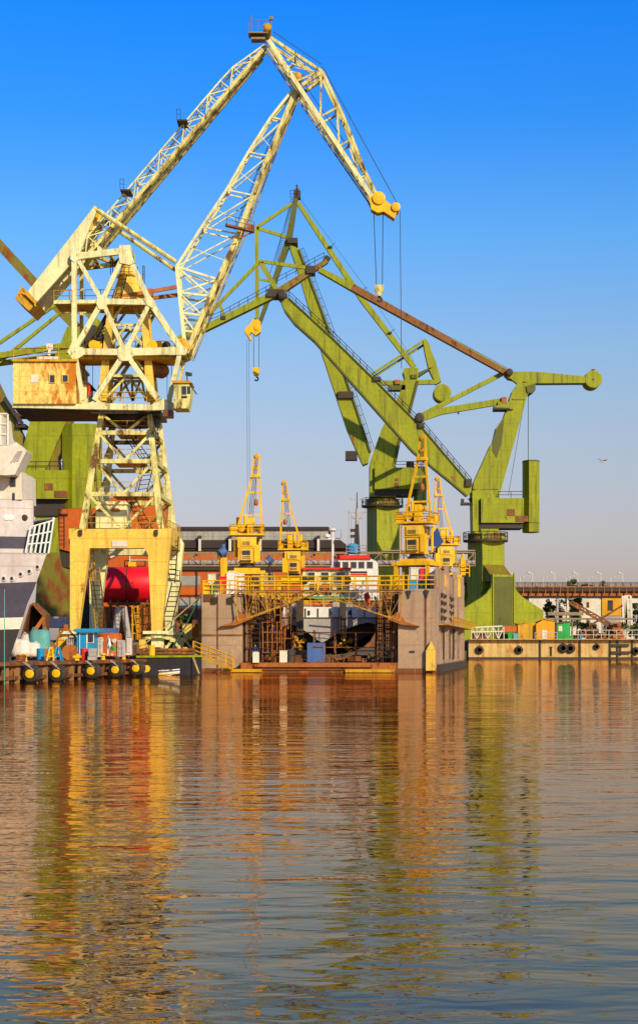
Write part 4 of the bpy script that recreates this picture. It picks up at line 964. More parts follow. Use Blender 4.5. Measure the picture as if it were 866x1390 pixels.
# ------------------------------------------------------------------ people
def person(root_pos, H, joints, mats, name_label, facing=0):
    """one continuous skinned body; joints in units of height, mats by height fraction"""
    me = bpy.data.meshes.new('person'); vs=[]; es=[]; rad=[]
    for n_,(p,r,par) in enumerate(joints): vs.append(tuple(V(p)*H)); rad.append(r*H); 
    for n_,(p,r,par) in enumerate(joints):
        if par is not None: es.append((par,n_))
    me.from_pydata(vs,es,[]); ob = bpy.data.objects.new('tmp',me); col.objects.link(ob)
    md = ob.modifiers.new('s','SKIN'); 
    for i,sv in enumerate(me.skin_vertices[0].data): sv.radius=(rad[i],rad[i]); sv.use_root = (i==0)
    ob.modifiers.new('u','SUBSURF').levels=1
    dg = bpy.context.evaluated_depsgraph_get(); nm = bpy.data.meshes.new_from_object(ob.evaluated_get(dg))
    bpy.data.objects.remove(ob); o = bpy.data.objects.new('person',nm); col.objects.link(o)
    nm.materials.clear()
    for mm,_ in mats: nm.materials.append(M[mm])
    for p in nm.polygons:
        z = p.center.z/H; p.use_smooth=True
        for i,(mm,test) in enumerate(mats):
            if test(p.center/H): p.material_index=i; break
    o.location = root_pos; o.rotation_euler=(0,0,facing); tag(o,name_label,'person'); ORIG[o.name]=tuple(root_pos)
    return o
def walker(bend=0.0, stride=.10, reach=.12):
    J = [((0,0,.52),.075,None),((0,-.01-bend*.3,.64),.075,0),((0,-.02-bend*.7,.77),.085,1),((0,-.03-bend,.845),.035,2),((0,-.045-bend*1.15,.89),.05,3),((0,-.05-bend*1.25,.945),.06,4),((0,-.05-bend*1.3,.985),.04,5)]
    def ad(p,r,par): J.append((p,r,par)); return len(J)-1
    for s in (-1,1):
        h = ad((s*.055,0,.48),.06,0); kk = ad((s*.06,-.03+s*stride*.5,.27),.042,h); a = ad((s*.06,s*stride+.02,.05),.028,kk); ad((s*.065,s*stride-.09,.02),.024,a)
        sh = ad((s*.115,-.02-bend*.7,.79),.045,2); el = ad((s*.15,-.04-reach*.4-bend*.5,.63),.030,sh); wr = ad((s*.14,-.06-reach-bend*.5,.50),.020,el); ad((s*.135,-.07-reach-bend*.5,.455),.022,wr)
    return J
p = at(149,0,142.5)
w1 = person((p.x,142.5,GL+.01),1.72,walker(.03,.10,.06),[('yellow',lambda c:c.z>.955),('skin',lambda c:c.z>.875 or (abs(c.x)>.11 and c.z<.5 and c.z>.42)),('darksteel',lambda c:c.z<.045),('overall',lambda c:True)],'worker in white overalls and yellow hard hat carrying a green bucket',R(-70))
bk = MB(); q = V((p.x+.35,142.2,GL+.45)); bk.lathe([(.15,0),(.2,.36),(.21,.38),(.19,.36)],q,'z',14)
bk.path([q+V((.2*math.cos(t),0,.37+.2*math.sin(t))) for t in [R(i*30) for i in range(7)]],.015,5)
tag(bk.build('bucket','gbright'),'green bucket hanging from the hand of the worker in white','bucket')
pd = DP(5.05,1.2,.96)
person(tuple(pd),1.75,walker(0,.06,.02),[('skin',lambda c:c.z>.87 or (abs(c.x)>.11 and .42<c.z<.5)),('denim',lambda c:c.z>.5),('darksteel',lambda c:True)],'worker in blue jacket standing at the foot of the left dock wall',R(20))
pd = DP(7.2,3.3,5.25)
pd = DP(6.6,3.0,2.98)
person(tuple(pd),1.7,walker(.05,.04,.1),[('yellow',lambda c:c.z>.955),('skin',lambda c:c.z>.87),('denim',lambda c:c.z>.5),('darksteel',lambda c:True)],'worker in blue on the raised scaffold deck inside the dock',R(-30))

# ------------------------------------------------------------------ ship in the dock (stern / bow on)
YS = 180.0
SH = thing('docked_ship', (at(447,0,YS).x,YS+15,1.5), 'white and grey workboat with red roof edges propped up inside the floating dock', 'ship')
def sp_(name, mat, f, parent=SH): m = MB(); f(m); return m.build(name, mat, parent)
# grey raked transom with two arches, extruded a little
pp = [(380,838),(512,838),(512,848),(500,845),(486,848),(470,854),(455,862),(444,869),(437,873),(431,869),(418,859),(404,851),(392,847),(380,852)]
sp_('transom','grey',lambda m: m.pslab(pp,YS,1.6))
def hullf(m):
    secs = []
    for d,zl,wd in ((1.7,2.6,4.6),(6,1.9,5.0),(16,1.6,5.0),(26,1.7,4.2),(33,2.6,1.0)):
        cx = at(447,0,YS).x+.02*d; ring_=[]
        for t in [R(i*15) for i in range(13)]:
            ring_.append(V((cx-wd*math.cos(t)*(1.0), YS+d, 5.55-(5.55-zl)*math.sin(t)**.7)))
        secs.append(ring_)
    vs=[p for r in secs for p in r]; n=13; fs=[]
    for i in range(len(secs)-1):
        for k in range(n-1): fs.append((i*n+k,i*n+k+1,(i+1)*n+k+1,(i+1)*n+k))
        fs.append((i*n+n-1,i*n,(i+1)*n,(i+1)*n+n-1))
    fs.append(tuple(range(n))); fs.append(tuple(range((len(secs)-1)*n,len(secs)*n)))
    m.add(vs,fs)
sp_('hull','black',hullf)
def skeg(m):
    c = at(437,0,YS).x; m.slab([V((c-.25,YS+1.2,5)),V((c-.25,YS+1.4,1.7)),V((c-.25,YS+9,1.2)),V((c-.25,YS+9,4))],(.5,0,0))
    for s in (-1,1): m.tube(V((c+s*2.4,YS+1.0,2.9)),V((c+s*2.3,YS+6,3.2)),.22,8)
sp_('skeg','black',skeg)
for s in (-1,1):
    def prop(m):
        c = V((at(437,0,YS).x+s*2.4,YS+1.1,2.9))
        m.lathe([(.05,-.4),(.2,-.2),(.2,.2)],c,'y',10)
        for k in range(4):
            t = k*math.pi/2+.4; d = V((math.cos(t),0,math.sin(t))); e = V((-math.sin(t),0,math.cos(t)))
            m.slab([c+d*.15-e*.08,c+d*.6-e*.3+V((0,.1,0)),c+d*.9,c+d*.6+e*.3-V((0,.1,0)),c+d*.15+e*.08],(0,.05,0))
    sp_('propeller','yellowd',prop)
def bul(m):
    m.pslab([(386,824),(509,824),(512,838),(380,838)],YS+.1,.25)
    xa,xb = at(386,0,YS).x,at(509,0,YS).x; z0,z1 = at(0,838,YS).z,at(0,824,YS).z
    m.box((xa,YS+9,(z0+z1)/2),(.2,18,z1-z0)); m.box((xb,YS+9,(z0+z1)/2),(.2,18,z1-z0))
sp_('bulwark','white',bul)
sp_('main_deck','greend',lambda m: m.box((at(447,0,YS).x,YS+14,at(0,838,YS).z-.15),(9.2,27,.25)))
def posts(m):
    for x in (398,414,431,447,460,476,494): m.pbox(x,826,x+1.4,838,YS-.02,.12)
    for x in (401,418,447,473): m.pbox(x,829,x+3,835,YS-.03,.12)
mm_=MB(); posts(mm_); mm_.build_each('bulwark_port','darksteel',SH)
def rimf(m): 
    m.pbox(380,838,512,839.5,YS-.1,.15)
sp_('rubbing_strake','greend',rimf)
# vertical dark fender legs seen before the hull
def gal(m):
    m.pbox(402,814,412,862,YS-1.4,.7); m.pbox(461,814,470,862,YS-1.4,.7)
mm_=MB(); gal(mm_); mm_.build_each('stern_roller_post','darksteel',SH)
# aft deckhouse (cream with red roof line)
def dh(m): m.pbox(411,773,474,812,YS+3,9)
dhk = sp_('deckhouse','creamlt',dh)
sp_('deckhouse_roof','red',lambda m: m.pbox(408,770.5,477,773.2,YS+2.6,9.8))
for x0,x1,y0,y1 in ((418,427,777,789),(436,446,777,790),(457,468,777,789),(420,430,793,806),(440,450,793,808),(458,468,793,806)):
    def wf(m): m.pbox(x0,y0,x1,y1,YS+2.93,.1)
    a = MB(); a.pbox(x0-.8,y0-.8,x1+.8,y1+.8,YS+2.96,.08); fr = a.build('window_frame','white',dhk); b = MB(); wf(b); b.build('pane','window',fr)
def rl2(m):
    m.rail([at(411,807,YS+2),at(474,807,YS+2)],1.1,1.2,.04,2); m.rail([at(386,824,YS+.3),at(509,824,YS+.3)],.9,1.2,.035,2)
sp_('railing','yellow',rl2)
# wheelhouse
wh = sp_('wheelhouse','white',lambda m: m.pslab([(449,770),(452,758),(503,758),(513,764),(515,815),(449,815)],YS+6,7))
sp_('wheelhouse_roof','red',lambda m: m.pslab([(454,758.5),(459,753.5),(500,753.5),(504,758.5)],YS+5.7,7.6))
for x in (454.5,465.5,476.5,487,498.5):
    a = MB(); a.pbox(x-.8,762.2,x+8,771.8,YS+5.95,.08); fr = a.build('window_frame','grey',wh); b = MB(); b.pbox(x,763,x+7.2,771,YS+5.92,.08); b.build('pane','window',fr)
k = MB(); k.pbox(475.5,775.5,498.5,778,YS+5.93,.07); k.build('stripe','darksteel',wh)
k = MB(); k.pbox(475.5,778.8,498.5,780.6,YS+5.93,.07); k.build('stripe','red',wh)
k = MB(); k.pbox(478,801,483,814,YS+5.9,.1); k.pbox(492,788,495,794,YS+5.9,.1); k.build('door','grey',wh)
def ms(m):
    m.tube(at(451.5,772,YS+5),at(451.5,722,YS+5),.14,8); m.beam(at(443,731,YS+5),at(462,731,YS+5),.12); m.lathe([(.15,0),(.42,.15),(.42,.3),(.15,.42)],at(451.5,722,YS+5),'z',12); m.lathe([(.1,0),(.35,.15),(.35,.35),(.1,.5)],at(444,731,YS+5),'z',12); m.tube(at(463,731,YS+5),at(463,718,YS+5),.03,4)
sp_('radar_mast','white',ms)
def ms2(m):
    c = 484.5
    m.tube(at(c-2,752,YS+9),at(c-.6,700,YS+9),.2,6,.1); m.tube(at(c+2,752,YS+9),at(c+.6,700,YS+9),.2,6,.1); m.tube(at(c,712,YS+9),at(c,668,YS+9),.11,6,.04)
    for y,wd in ((744,5),(736,6),(728,5)): m.beam(at(c-wd*.5,y,YS+9),at(c+wd*.5,y,YS+9),.12)
    for y in (732,740): m.box(tuple(at(c-6,y-12,YS+9)),(.5,.4,.3))
sp_('mast','darksteel',ms2)
def ms3(m):
    c = 484.5
    for y,wd in ((678,8),(696,11),(704,5)):
        m.beam(at(c-wd,y,YS+9),at(c+wd,y,YS+9),.07); m.box(tuple(at(c-wd,y-1.5,YS+9)),(.22,.22,.25)); m.box(tuple(at(c+wd,y-1.5,YS+9)),(.22,.22,.25))
    m.tube(at(c,712,YS+8.9),at(c,690,YS+8.9),.16,8); m.rail([at(470,753,YS+7),at(497,753,YS+7)],1.0,.8,.035,2)
    for s in (-12,-8,8,12): m.tube(at(c+s,752,YS+9),at(c+s*.9,697,YS+9),.025,4)
sp_('mast_crosstree','grey',ms3)
sp_('rope_drum','blue',lambda m: m.lathe([(.45,0),(.6,.1),(.6,.9),(.35,1.1)],at(479,752,YS+8),'z',16))
def tarp(m):
    n=12; vs=[]; 
    for i in range(n+1):
        x = 413+(476-413)*i/n; sag = 5*math.sin(math.pi*i/n)+.8*math.sin(i*2.1)
        vs += [at(x,809.5,YS+1.6), at(x,810.5+sag,YS+1.2)]
    m.add(vs,[(2*i,2*i+2,2*i+3,2*i+1) for i in range(n)]); m.add([v+V((0,.06,0)) for v in vs],[(2*i,2*i+2,2*i+3,2*i+1) for i in range(n)])
sp_('awning','greentarp',tarp)
sp_('life_raft','whitewall',lambda m: m.tube(at(390,821,YS+1),at(399,821,YS+1),.4,12))
sp_('life_ring','orange',lambda m: m.lathe([(.22,-.06),(.36,-.1),(.42,0),(.36,.1),(.22,.06)],at(441,796,YS+2.2),'y',16))
k = MB()
k.pslab([(494,806),(500,804),(503,812),(501,824),(496,822)],YS-2.2,.5); k.pslab([(508,808),(512,812),(512,824),(509,820)],YS-2.2,.3)
tag(k.build('red_tarp','red'),'red cloth hanging under the right gangway of the dock','cloth')

# ------------------------------------------------------------------ more gear on the left quay
for i,(px,Y,mt,lb) in enumerate(((55,131,'blue','blue oil drum between the bags and the yellow trestle'),(60,133.5,'orangerust','rusty oil drum beside the blue drum'),(114.5,136,'red','red oil drum at the hut door'),(181,151,'darksteel','dark oil drum right of the white cabinet'),(206,153,'yellow','yellow drum on the green edged pontoon'))):
    c=at(px,0,Y); zb=1.46 if Y<137 else 1.73
    m=MB(); m.lathe([(.27,0),(.29,.02),(.29,.28),(.31,.3),(.29,.32),(.29,.58),(.31,.6),(.29,.62),(.29,.88),(.26,.9)],(c.x,Y,zb),'z',16); o=m.build('oil_drum',mt,smooth=False); tag(o,lb,'drum')
for i,(px,Y,mt,lb) in enumerate(((66,138,'wood','wooden cable reel behind the yellow trestle'),(95,136,'orangerust','rusty cable reel left of the hut'),(186,163,'wood','wooden cable reel under the left bogie of the cream crane'))):
    c=at(px,0,Y); zb=1.72 if Y>137 else 1.46; m=MB(); m.lathe([(.6,-.35),(.6,-.28),(.3,-.28),(.3,.28),(.6,.28),(.6,.35)],(c.x,Y,zb+.6),'y',22); o=m.build('cable_reel',mt); tag(o,lb,'cable reel'); k=MB(); k.lathe([(.45,-.26),(.45,.26)],(c.x,Y,zb+.6),'y',18); k.build('cable','black',o)
m=MB(); c=at(232,0,161)
for j in range(9): m.tube(V((c.x-2.4,159.4+.33*(j%5),1.9+.3*(j//5))),V((c.x+2.2,159.4+.33*(j%5),1.9+.3*(j//5))),.14,8)
tag(m.build('pipe_stack','brown'),'stack of rusty pipes on the pontoon before the right bogie','pipes')
m=MB(); rr=random.Random(5)
for k_ in range(46):
    m.tube(V((at(rr.uniform(60,180),0,150).x,150+rr.uniform(-3,9),1.75)),V((at(rr.uniform(60,180),0,150).x,150+rr.uniform(-3,9),1.8+rr.uniform(.2,1.1))),.05,5) if k_%3==0 else m.box((at(rr.uniform(60,185),0,152).x,152+rr.uniform(-3,8),1.8+rr.uniform(0,.5)),(rr.uniform(.2,1.2),rr.uniform(.2,.8),rr.uniform(.15,.7)),rr.uniform(0,3))
tag(m.build('scrap_heap','brown'),'strewn rusty scrap and offcuts on the yard behind the hut','scrap heap')

# ------------------------------------------------------------------ yellow deck cranes (one built, three copied)
def mini_crane():
    t = thing('deck_crane',(0,0,0),'x','crane')
    O = lambda x,y,z: V((x,y,z))
    m = MB()
    for sx in (-1,1):
        for sy in (-1,1): m.beam(O(sx*1.55,sy*1.5,0),O(sx*1.55,sy*1.5,2.3),.35,.35)
        m.beam(O(sx*1.55,-1.5,1.2),O(sx*1.55,1.5,1.2),.14)
    m.box((0,0,2.45),(3.7,3.5,.35)); m.box((0,0,2.75),(2.6,2.4,.3)); m.build('portal','yellow',t)
    m = MB(); m.lathe([(.85,2.85),(.85,3.15),(.7,3.2),(.7,3.45)],(0,0,0),'z',20); m.build('turntable','darksteel',t)
    m = MB(); m.box((-.1,0,4.2),(1.6,2.0,1.5)); m.box((0,0,5.5),(1.9,2.2,1.1)); m.box((.1,0,3.55),(1.5,1.8,.3)); h = m.build('housing','yellow',t)
    for s in (-1,1):
        m = MB(); m.box((-.1,s*1.05,4.25),(1.1,.14,1.1)); m.build('panel','creamy',h); m = MB(); m.box((0,s*1.15,5.55),(1.3,.14,.8)); m.build('panel','creamy',h)
        m = MB(); m.box((.96,s*.4,5.55),(.1,.5,.7)); m.build('window','window',h); m = MB(); m.box((-.15,s*1.2,3.62),(1.2,.1,.12)); m.build('vent','darksteel',h)
    m = MB(); m.box((-.1,-1.14,4.45),(.8,.06,.45)); m.build('window','window',h)
    m = MB()
    for z_ in (3.9,4.05,5.3,5.42,5.54): m.box((-.1,-1.24 if z_>5 else -1.14,z_),(.8,.05,.05))
    m.build('louvre','darksteel',h)
    m = MB(); m.box((.95,-.9,4.4),(.5,.5,1.7)); m.box((-1.15,.7,4.9),(.4,.7,1.6)); m.tube(O(1.2,.9,3.6),O(1.2,.9,6),.12); m.build_each('side_cabinet','yellow',h)
    m = MB(); m.box((0,0,6.3),(3.5,2.6,.18)); m.box((-1.4,-.6,6.75),(.8,.9,.8)); m.box((1.4,.5,6.7),(.7,1,.7)); m.box((-.2,.5,6.9),(1.0,.7,1.1)); m.box((.3,-.5,7.2),(.6,.7,1.6)); m.tube(O(-.6,-.9,7.0),O(-.6,.9,7.0),.42,12); m.tube(O(.5,-.7,7.7),O(.5,.7,7.7),.3,12); m.tube(O(-.9,0,7.3),O(-.9,0,8.1),.22,8); m.tube(O(-.2,-.7,7.2),O(-.2,-.7,8.3),.16,8); m.build('machinery','yellow',t)
    m = MB(); m.rail([O(-1.7,-1.3,6.38),O(1.7,-1.3,6.38),O(1.7,1.3,6.38),O(-1.7,1.3,6.38),O(-1.7,-1.3,6.38)],.9,1.1,.045); m.ladder(O(-1.3,-.9,3.3),O(-1.3,-.9,6.4),.4,O(0,1,0)); m.build('railing','yellowd',t)
    m = MB(); tip = O(1.0,-1.3,14.3)
    foot = {s: O(.2+s*1.35,s*.0-.5,6.3) for s in (-1,1)}
    tp_ = {s: O(.85+s*.36,-1.1,12.2) for s in (-1,1)}
    for s in (-1,1): m.beam(foot[s],tp_[s],.2,.2)
    for u in (.33,.72): m.beam(foot[-1].lerp(tp_[-1],u),foot[1].lerp(tp_[1],u),.18)
    m.beam(O(.85-.5,-1.1,12.2),O(.85+.5,-1.1,12.2),.3,.6)
    for s in (-1,1): m.beam(tp_[s],tip+O(s*.25,0,0),.18)
    m.beam(foot[-1].lerp(tp_[-1],.33),foot[-1].lerp(tp_[-1],.33)+O(0,.6,0),.1)
    m.build('jib','yellow',t)
    m = MB(); m.lathe([(.12,-.22),(.27,-.2),(.27,.2),(.12,.22)],(1.0,-1.3,14.2),'y',14); m.lathe([(.1,-.2),(.2,-.18),(.2,.18),(.1,.2)],(.9,-1.2,13.0),'y',14); m.build('jib_sheave','yellowd',t)
    m = MB()
    for s in (-.2,0,.2): m.tube(O(.3+s,-.3,7.4),O(.95+s*.6,-1.2,13.9),.03,4)
    m.build('rope','wire',t)
    m = MB(); m.lathe([(.1,0),(.22,.15),(.22,.5),(.08,.7)],(.9,-1.2,9.2),'z',10); m.tube(O(.9,-1.2,9.8),O(.95,-1.2,13),.025,4); m.build('hook_block','orangerust',t)
    return t
mc = mini_crane()
spots = [((317+336)/2+9,.935,R(2),1.02,7.65,'tall yellow deck crane on the left dock wall, jib leaning right over the warehouse'),
         (398,.83,R(-3),.98,7.65,'yellow deck crane left of the white wheelhouse, jib leaning left'),
         (566,.985,R(-22),1.05,8.05,'tallest yellow deck crane, upright on the front of the right dock wall'),
         (603,.865,R(4),.93,8.05,'yellow deck crane farther back on the right dock wall with a dark bundle hanging')]
for i,(px,kf,yaw,sc,z,lb) in enumerate(spots):
    o = mc if i==0 else dup(mc); Yc = 171.5/kf
    # stand on the wing wall top: solve along the wall centre line
    p = at(px,0,Yc); o.location = (p.x, Yc, z+.01); o.rotation_euler=(0,0,yaw); o.scale=(-sc if i in (1,3) else sc,sc,sc)
    tag(o,lb,'crane','yellow deck cranes on the floating dock')
m = MB(); p = at(593,735,171.5/.865-1.6)
m.slab([p+V(q) for q in ((-.4,0,.9),(.1,0,1.6),(.35,0,.7),(.75,0,0),(.3,0,-.6),(-.5,0,-.5),(-.65,0,.1))],(0,.6,0)); tag(m.build('bundle','denim'),'dark blue cloth bundle hanging from the rear right deck crane','bundle')

# dock deck cargo
def crate(px0,py0,px1,py1,Y,D,mat,label,cat='box',name='crate',lid=None):
    m = MB(); m.pbox(px0,py0,px1,py1,Y,D); o = m.build(name,mat)
    k = MB(); a = at(px0,py0,Y); b = at(px1,py1,Y)
    k.box(((a.x+b.x)/2,Y+D/2,a.z+.03),(abs(b.x-a.x)+.1,D+.1,.08))
    for s in (a.x,b.x): k.box((s,Y-.02,(a.z+b.z)/2),(.08,.08,a.z-b.z))
    k.build('lid' if not lid else 'frame',lid or mat,o); tag(o,label,cat); return o
zd = lambda Y,z: HZ-(z-CAMH)*F/Y
Yd = 171.8
crate(558,771,571,zd(Yd,8.08),Yd+.5,2,'whitewall','white tank box left of the pink panel under the front right deck crane')
crate(571,772.5,580,zd(Yd,8.08)-8,Yd+.3,1.4,'redtank','crimson square box between white tanks on the right dock wall')
crate(581,771,590,zd(Yd,8.08),Yd+.5,2,'white','white tank box right of the crimson box on the dock wall')
crate(556,788,570,zd(Yd,8.08),Yd-.0,.8,'blue','blue low locker behind the railing on the right dock wall end')
crate(573,788,582,zd(Yd,8.08),Yd-.0,.8,'gbright','green low locker behind the railing on the right dock wall end')
crate(298,783.5,307,792,173.2,1.2,'redtank','crimson square box on the left dock wall end')
crate(283,780,297,zd(173.5,7.68),174.6,1.6,'whitewall','cream white tank box left of the crimson box on the left dock wall')
crate(308,777,320,zd(173.5,7.68),174.8,1.6,'white','white tank box right of the crimson box on the left dock wall')
crate(320,779,331,zd(173.5,7.68),176.5,1.6,'bag','mottled white sack stack beside the left front deck crane')
crate(277,792,284,zd(173,7.68),172.7,.9,'yellow','yellow winch box at the outer corner of the left dock wall','winch','winch_box')
crate(285,795,291,zd(173,7.68),172.7,.9,'gbright','small green box beside the yellow winch on the left dock wall')
m = MB(); m.tube(at(302,790,174),at(301,757,174),.25); m.pbox(298,757,308,779,174,.9); m.rail([at(296,765,174),at(296,765,175)],1,1,.06); o = m.build('signal_post','yellow'); tag(o,'yellow post with a blue searchlight on the left dock wall','post')
k = MB(); k.tube(at(298,752,173.6),at(305,747,173.9),.42,12); k.tube(at(303,745,174),at(303,739,174),.2,8); k.build('searchlight','bluec',o)
for px,Y,lb in ((366,184,'greenish searchlight on a stub post between the two left deck cranes'),):
    m = MB(); m.tube(at(px,790,Y),at(px,762,Y),.12); m.rail([at(px-3,790,Y),at(px+4,790,Y)],1.5,.6,.05); o=m.build('searchlight_post','darksteel'); tag(o,lb,'searchlight'); k=MB(); k.tube(at(px-2,762,Y),at(px+3,757,Y),.42,12); k.build('searchlight','bluec',o)
for i,(px,Y,y1,lb) in enumerate(((628,205,755,'yellow bollard housing on the far end of the right dock wall'),(345,178,781,'black drum beside the left front deck crane'))):
    m = MB()
    if i==0: m.pbox(px-3,y1+2,px+4,782,Y,1.4); m.tube(at(px,y1+2,Y+.5),at(px,y1-3,Y+.5),.15); m.rail([at(px-5,783,Y-.5),at(px+9,783,Y-.5)],1.4,.7,.06,2); tag(m.build('winch_box','yellow'),lb,'winch')
    else: m.lathe([(.4,0),(.5,.1),(.5,1),(.4,1.1)],at(px,799,Y),'z',12); tag(m.build('drum','darksteel'),lb,'drum')
# tyres on railing
for i,(px,py) in enumerate(((412.5,788),(471,787.5))):
    m = MB(); m.lathe([(.2,-.1),(.36,-.12),(.42,0),(.36,.12),(.2,.1)],at(px,py,171.6),'y',18); tag(m.build('tyre','rubber'),'black tyre hung on the yellow gangway railing, '+('left one' if i==0 else 'right one'),'tyre','tyres on the gangway railing')
# mooring ropes from crane bogies to dock wall
m = MB(); m.path([at(190,880,163),at(235,842,168),at(276,806,173)],.06,5); tag(m.build('rope','rope'),'pale rope rising from the quay to the left dock wall top','rope')
m = MB(); m.path([at(229,889,163),at(252,850,167),at(273,806,172.4)],.07,5); tag(m.build('rope','ropeg'),'dark green rope from the green edged pontoon up to the dock wall','rope')
# access gangway left of the dock
m = MB(); A, B = at(262,892,163), at(316,912,169); A.z=GL+.1; B.z=.35
m.beam(A,B,.2,.15); m.beam(A+YV*1.1,B+YV*1.1,.2,.15); m.slab([A,B,B+YV*1.1,A+YV*1.1],(0,0,.06)); gg = m.build('gangway','yellowd'); tag(gg,'yellow sloping gangway from the quay down beside the left dock wall','gangway')
m = MB(); m.rail([A,B],1.2,1.3,.05,2); m.rail([A+YV*1.1,B+YV*1.1],1.2,1.3,.05,2); m.build('railing','yellowd',gg)

# ------------------------------------------------------------------ warehouse and conveyor bridge
YW = 258.0
WH = thing('warehouse', (at(300,0,YW).x,YW+15,GL), 'long orange brick warehouse with glazed roof lantern and dark roof', 'building')
def wp(name, mat, f, parent=WH): m = MB(); f(m); return m.build(name, mat, parent)
wp('wall','orange',lambda m: m.pbox(80,742,452,886,YW,30))
wp('roof','roof',lambda m: (m.pslab([(80,733),(462,733),(476,744),(80,744)],YW-.8,32), m.pslab([(80,715),(446,715),(449,719),(80,719)],YW-1.0,13)))
wp('roof_lantern','glassroof',lambda m: m.pbox(80,719,446,733.5,YW-.6,12))
for i,x in enumerate((271,312,353,393,432)):
    wp('vent_stack','whitewall',lambda m: m.pbox(x-1.6,731,x+1.8,748,YW-1.4,.5))
    wp('stack_cap','darksteel',lambda m: m.pbox(x-2.3,727,x+2.4,731,YW-1.5,.7))
for x0,x1 in ((250,302),):
    pass
for x0,x1,y0,y1 in ((236,272,782,795),(340,372,778,792),(120,150,782,795),(236,290,812,826)):
    a = MB(); a.pbox(x0,y0,x1,y1,YW-.1,.12); f_=a.build('window_band','glassroof',WH)
wp('base_wall','brown',lambda m: m.pbox(80,828,452.5,886,YW-.15,.2))
wp('gutter','darksteel',lambda m: (m.pbox(80,744,456,747,YW-.5,.5), m.pbox(80,768,452,774,YW-.4,.4), m.pbox(266,774,268,886,YW-.2,.2), m.pbox(340,774,342,886,YW-.2,.2)))
YB = 246.0
m = MB(); za, zb = at(0,750,YB).z, at(0,768,YB).z; xa, xb = at(228,0,YB).x, at(645,0,YB).x
for dy in (0,2.6):
    m.beam(V((xa,YB+dy,za)),V((xb,YB+dy,za)),.17,.2); m.beam(V((xa,YB+dy,zb)),V((xb,YB+dy,zb)),.2,.2)
    m.zig(V((xa,YB+dy,zb)),V((xb,YB+dy,zb)),V((xa,YB+dy,za)),V((xb,YB+dy,za)),26,.1,.1)
m.beam(V((xa,YB+1.3,zb)),V((xb,YB+1.3,zb)),.12,2.4)
for x in (232,330,440,548): p=at(x,0,YB); m.beam(V((p.x,YB+1.3,GL)),V((p.x,YB+1.3,zb)),.4,.4)
cb = m.build('conveyor_bridge','trussgrey'); tag(cb,'long lattice pipe bridge running in front of the orange warehouse','bridge')
m = MB(); m.tube(V((xa,YB+.9,zb+.5)),V((xb,YB+.9,zb+.5)),.3,8); m.tube(V((xa,YB+1.8,zb+.45)),V((xb,YB+1.8,zb+.45)),.25,8); m.beam(V((xa+30,YB+1.3,za+.3)),V((xb,YB+1.3,za+.3)),.1,2.6); m.build('pipe','grey',cb)

# orange hull sections behind the cream crane
m = MB(); m.pslab([(78,691),(138,689),(138,760),(80,745)],200,9); o=m.build('hull_section','orange'); tag(o,'large orange ship section stored left behind the cream crane','hull section')
m = MB(); m.ladder(at(84,744,199.8),at(84,697,199.8),.6); m.pbox(80,697,92,699,199.7,.3); m.pslab([(80,745),(138,760),(138,775),(84,770)],200.3,8); m.build('ladder','darksteel',o)
m = MB(); m.pbox(96,775,130,873,203,1); m.build('support','darksteel',o)
m = MB(); m.pslab([(140,676),(190,672),(226,676),(226,722),(218,770),(218,868),(140,868)],196,10); o=m.build('hull_section','orange'); tag(o,'tall orange ship section seen through the cream portal above the red tank','hull section')
m = MB(); m.beam(at(148,748,195.8),at(212,751,195.8),.3,.3); m.beam(at(150,757,195.8),at(160,752,195.8),.2); m.rail([at(176,768,195),at(204,768,195)],1.2,1.5,.06); m.build('railing','whitewall',o)
m = MB(); m.pbox(174,763,184,769,194.6,1); m.build('gearbox','yellow',o)

# red tank on a stand
YT = 187.0
RT = thing('storage_tank', (at(174,0,YT).x,YT+1.8,GL), 'crimson red cylindrical tank lying across the yard behind the portal', 'tank')
m = MB(); c = at(174,794,YT+1.8); L_ = 52*.0715+.0; L_ = (230-117)/2/ppm(YT); r = 24.5/ppm(YT)
m.lathe([(.05,-L_),(r*.55,-L_+.12),(r*.85,-L_+.4),(r,-L_+.95),(r,L_-.95),(r*.85,L_-.4),(r*.55,L_-.12),(.05,L_)],c,'x',40); m.build('shell','redtank',RT, smooth=True)
m = MB(); m.lathe([(r+.04,-.05),(r+.04,.05)],c+V((0,0,0)),'x',40); m.build('seam_band','darksteel',RT)
m = MB()
for x in (150,160,173,185,200): m.tube(at(x,794+r*ppm(YT)-4,YT+.4),at(x-3,868+14,YT+.4),.13); m.tube(at(x,816,YT+3.2),at(x+3,882,YT+3.2),.13)
for y in (830,845,860): m.beam(at(146,y,YT+.3),at(204,y,YT+.3),.16)
m.zig(at(146,870,YT+.3),at(204,870,YT+.3),at(146,826,YT+.3),at(204,826,YT+.3),5,.12)
m.pbox(146,818,204,821,YT,3.6); m.build('stand','brown',RT)
for x,y,x2,y2 in ((161,824,155,878),(168,824,176,878)):
    m = MB(); m.tube(at(x,y,181),at(x2,y2,180),.33,10); tag(m.build('pipe_strut','grey'),'grey slanting pipe strut below the red tank, '+('left leaning' if x2<x else 'right leaning')+' one','pipe')
m = MB()
for x in (180,187,194,202,209): m.beam(at(x,822,182),at(x,884,182),.16)
for y in (824,836,848,860,872): m.beam(at(178,y,182),at(210,y,182),.14); m.slab([at(178,y,182),at(193,y,182),at(193,y,183.6),at(178,y,183.6)],(0,0,.08))
m.ladder(at(192,872,181.8),at(186,826,181.8),.7,r=.06)
tag(m.build('stair_tower','yellowd'),'ochre steel stair tower right of the pipe struts under the red tank','stairs')
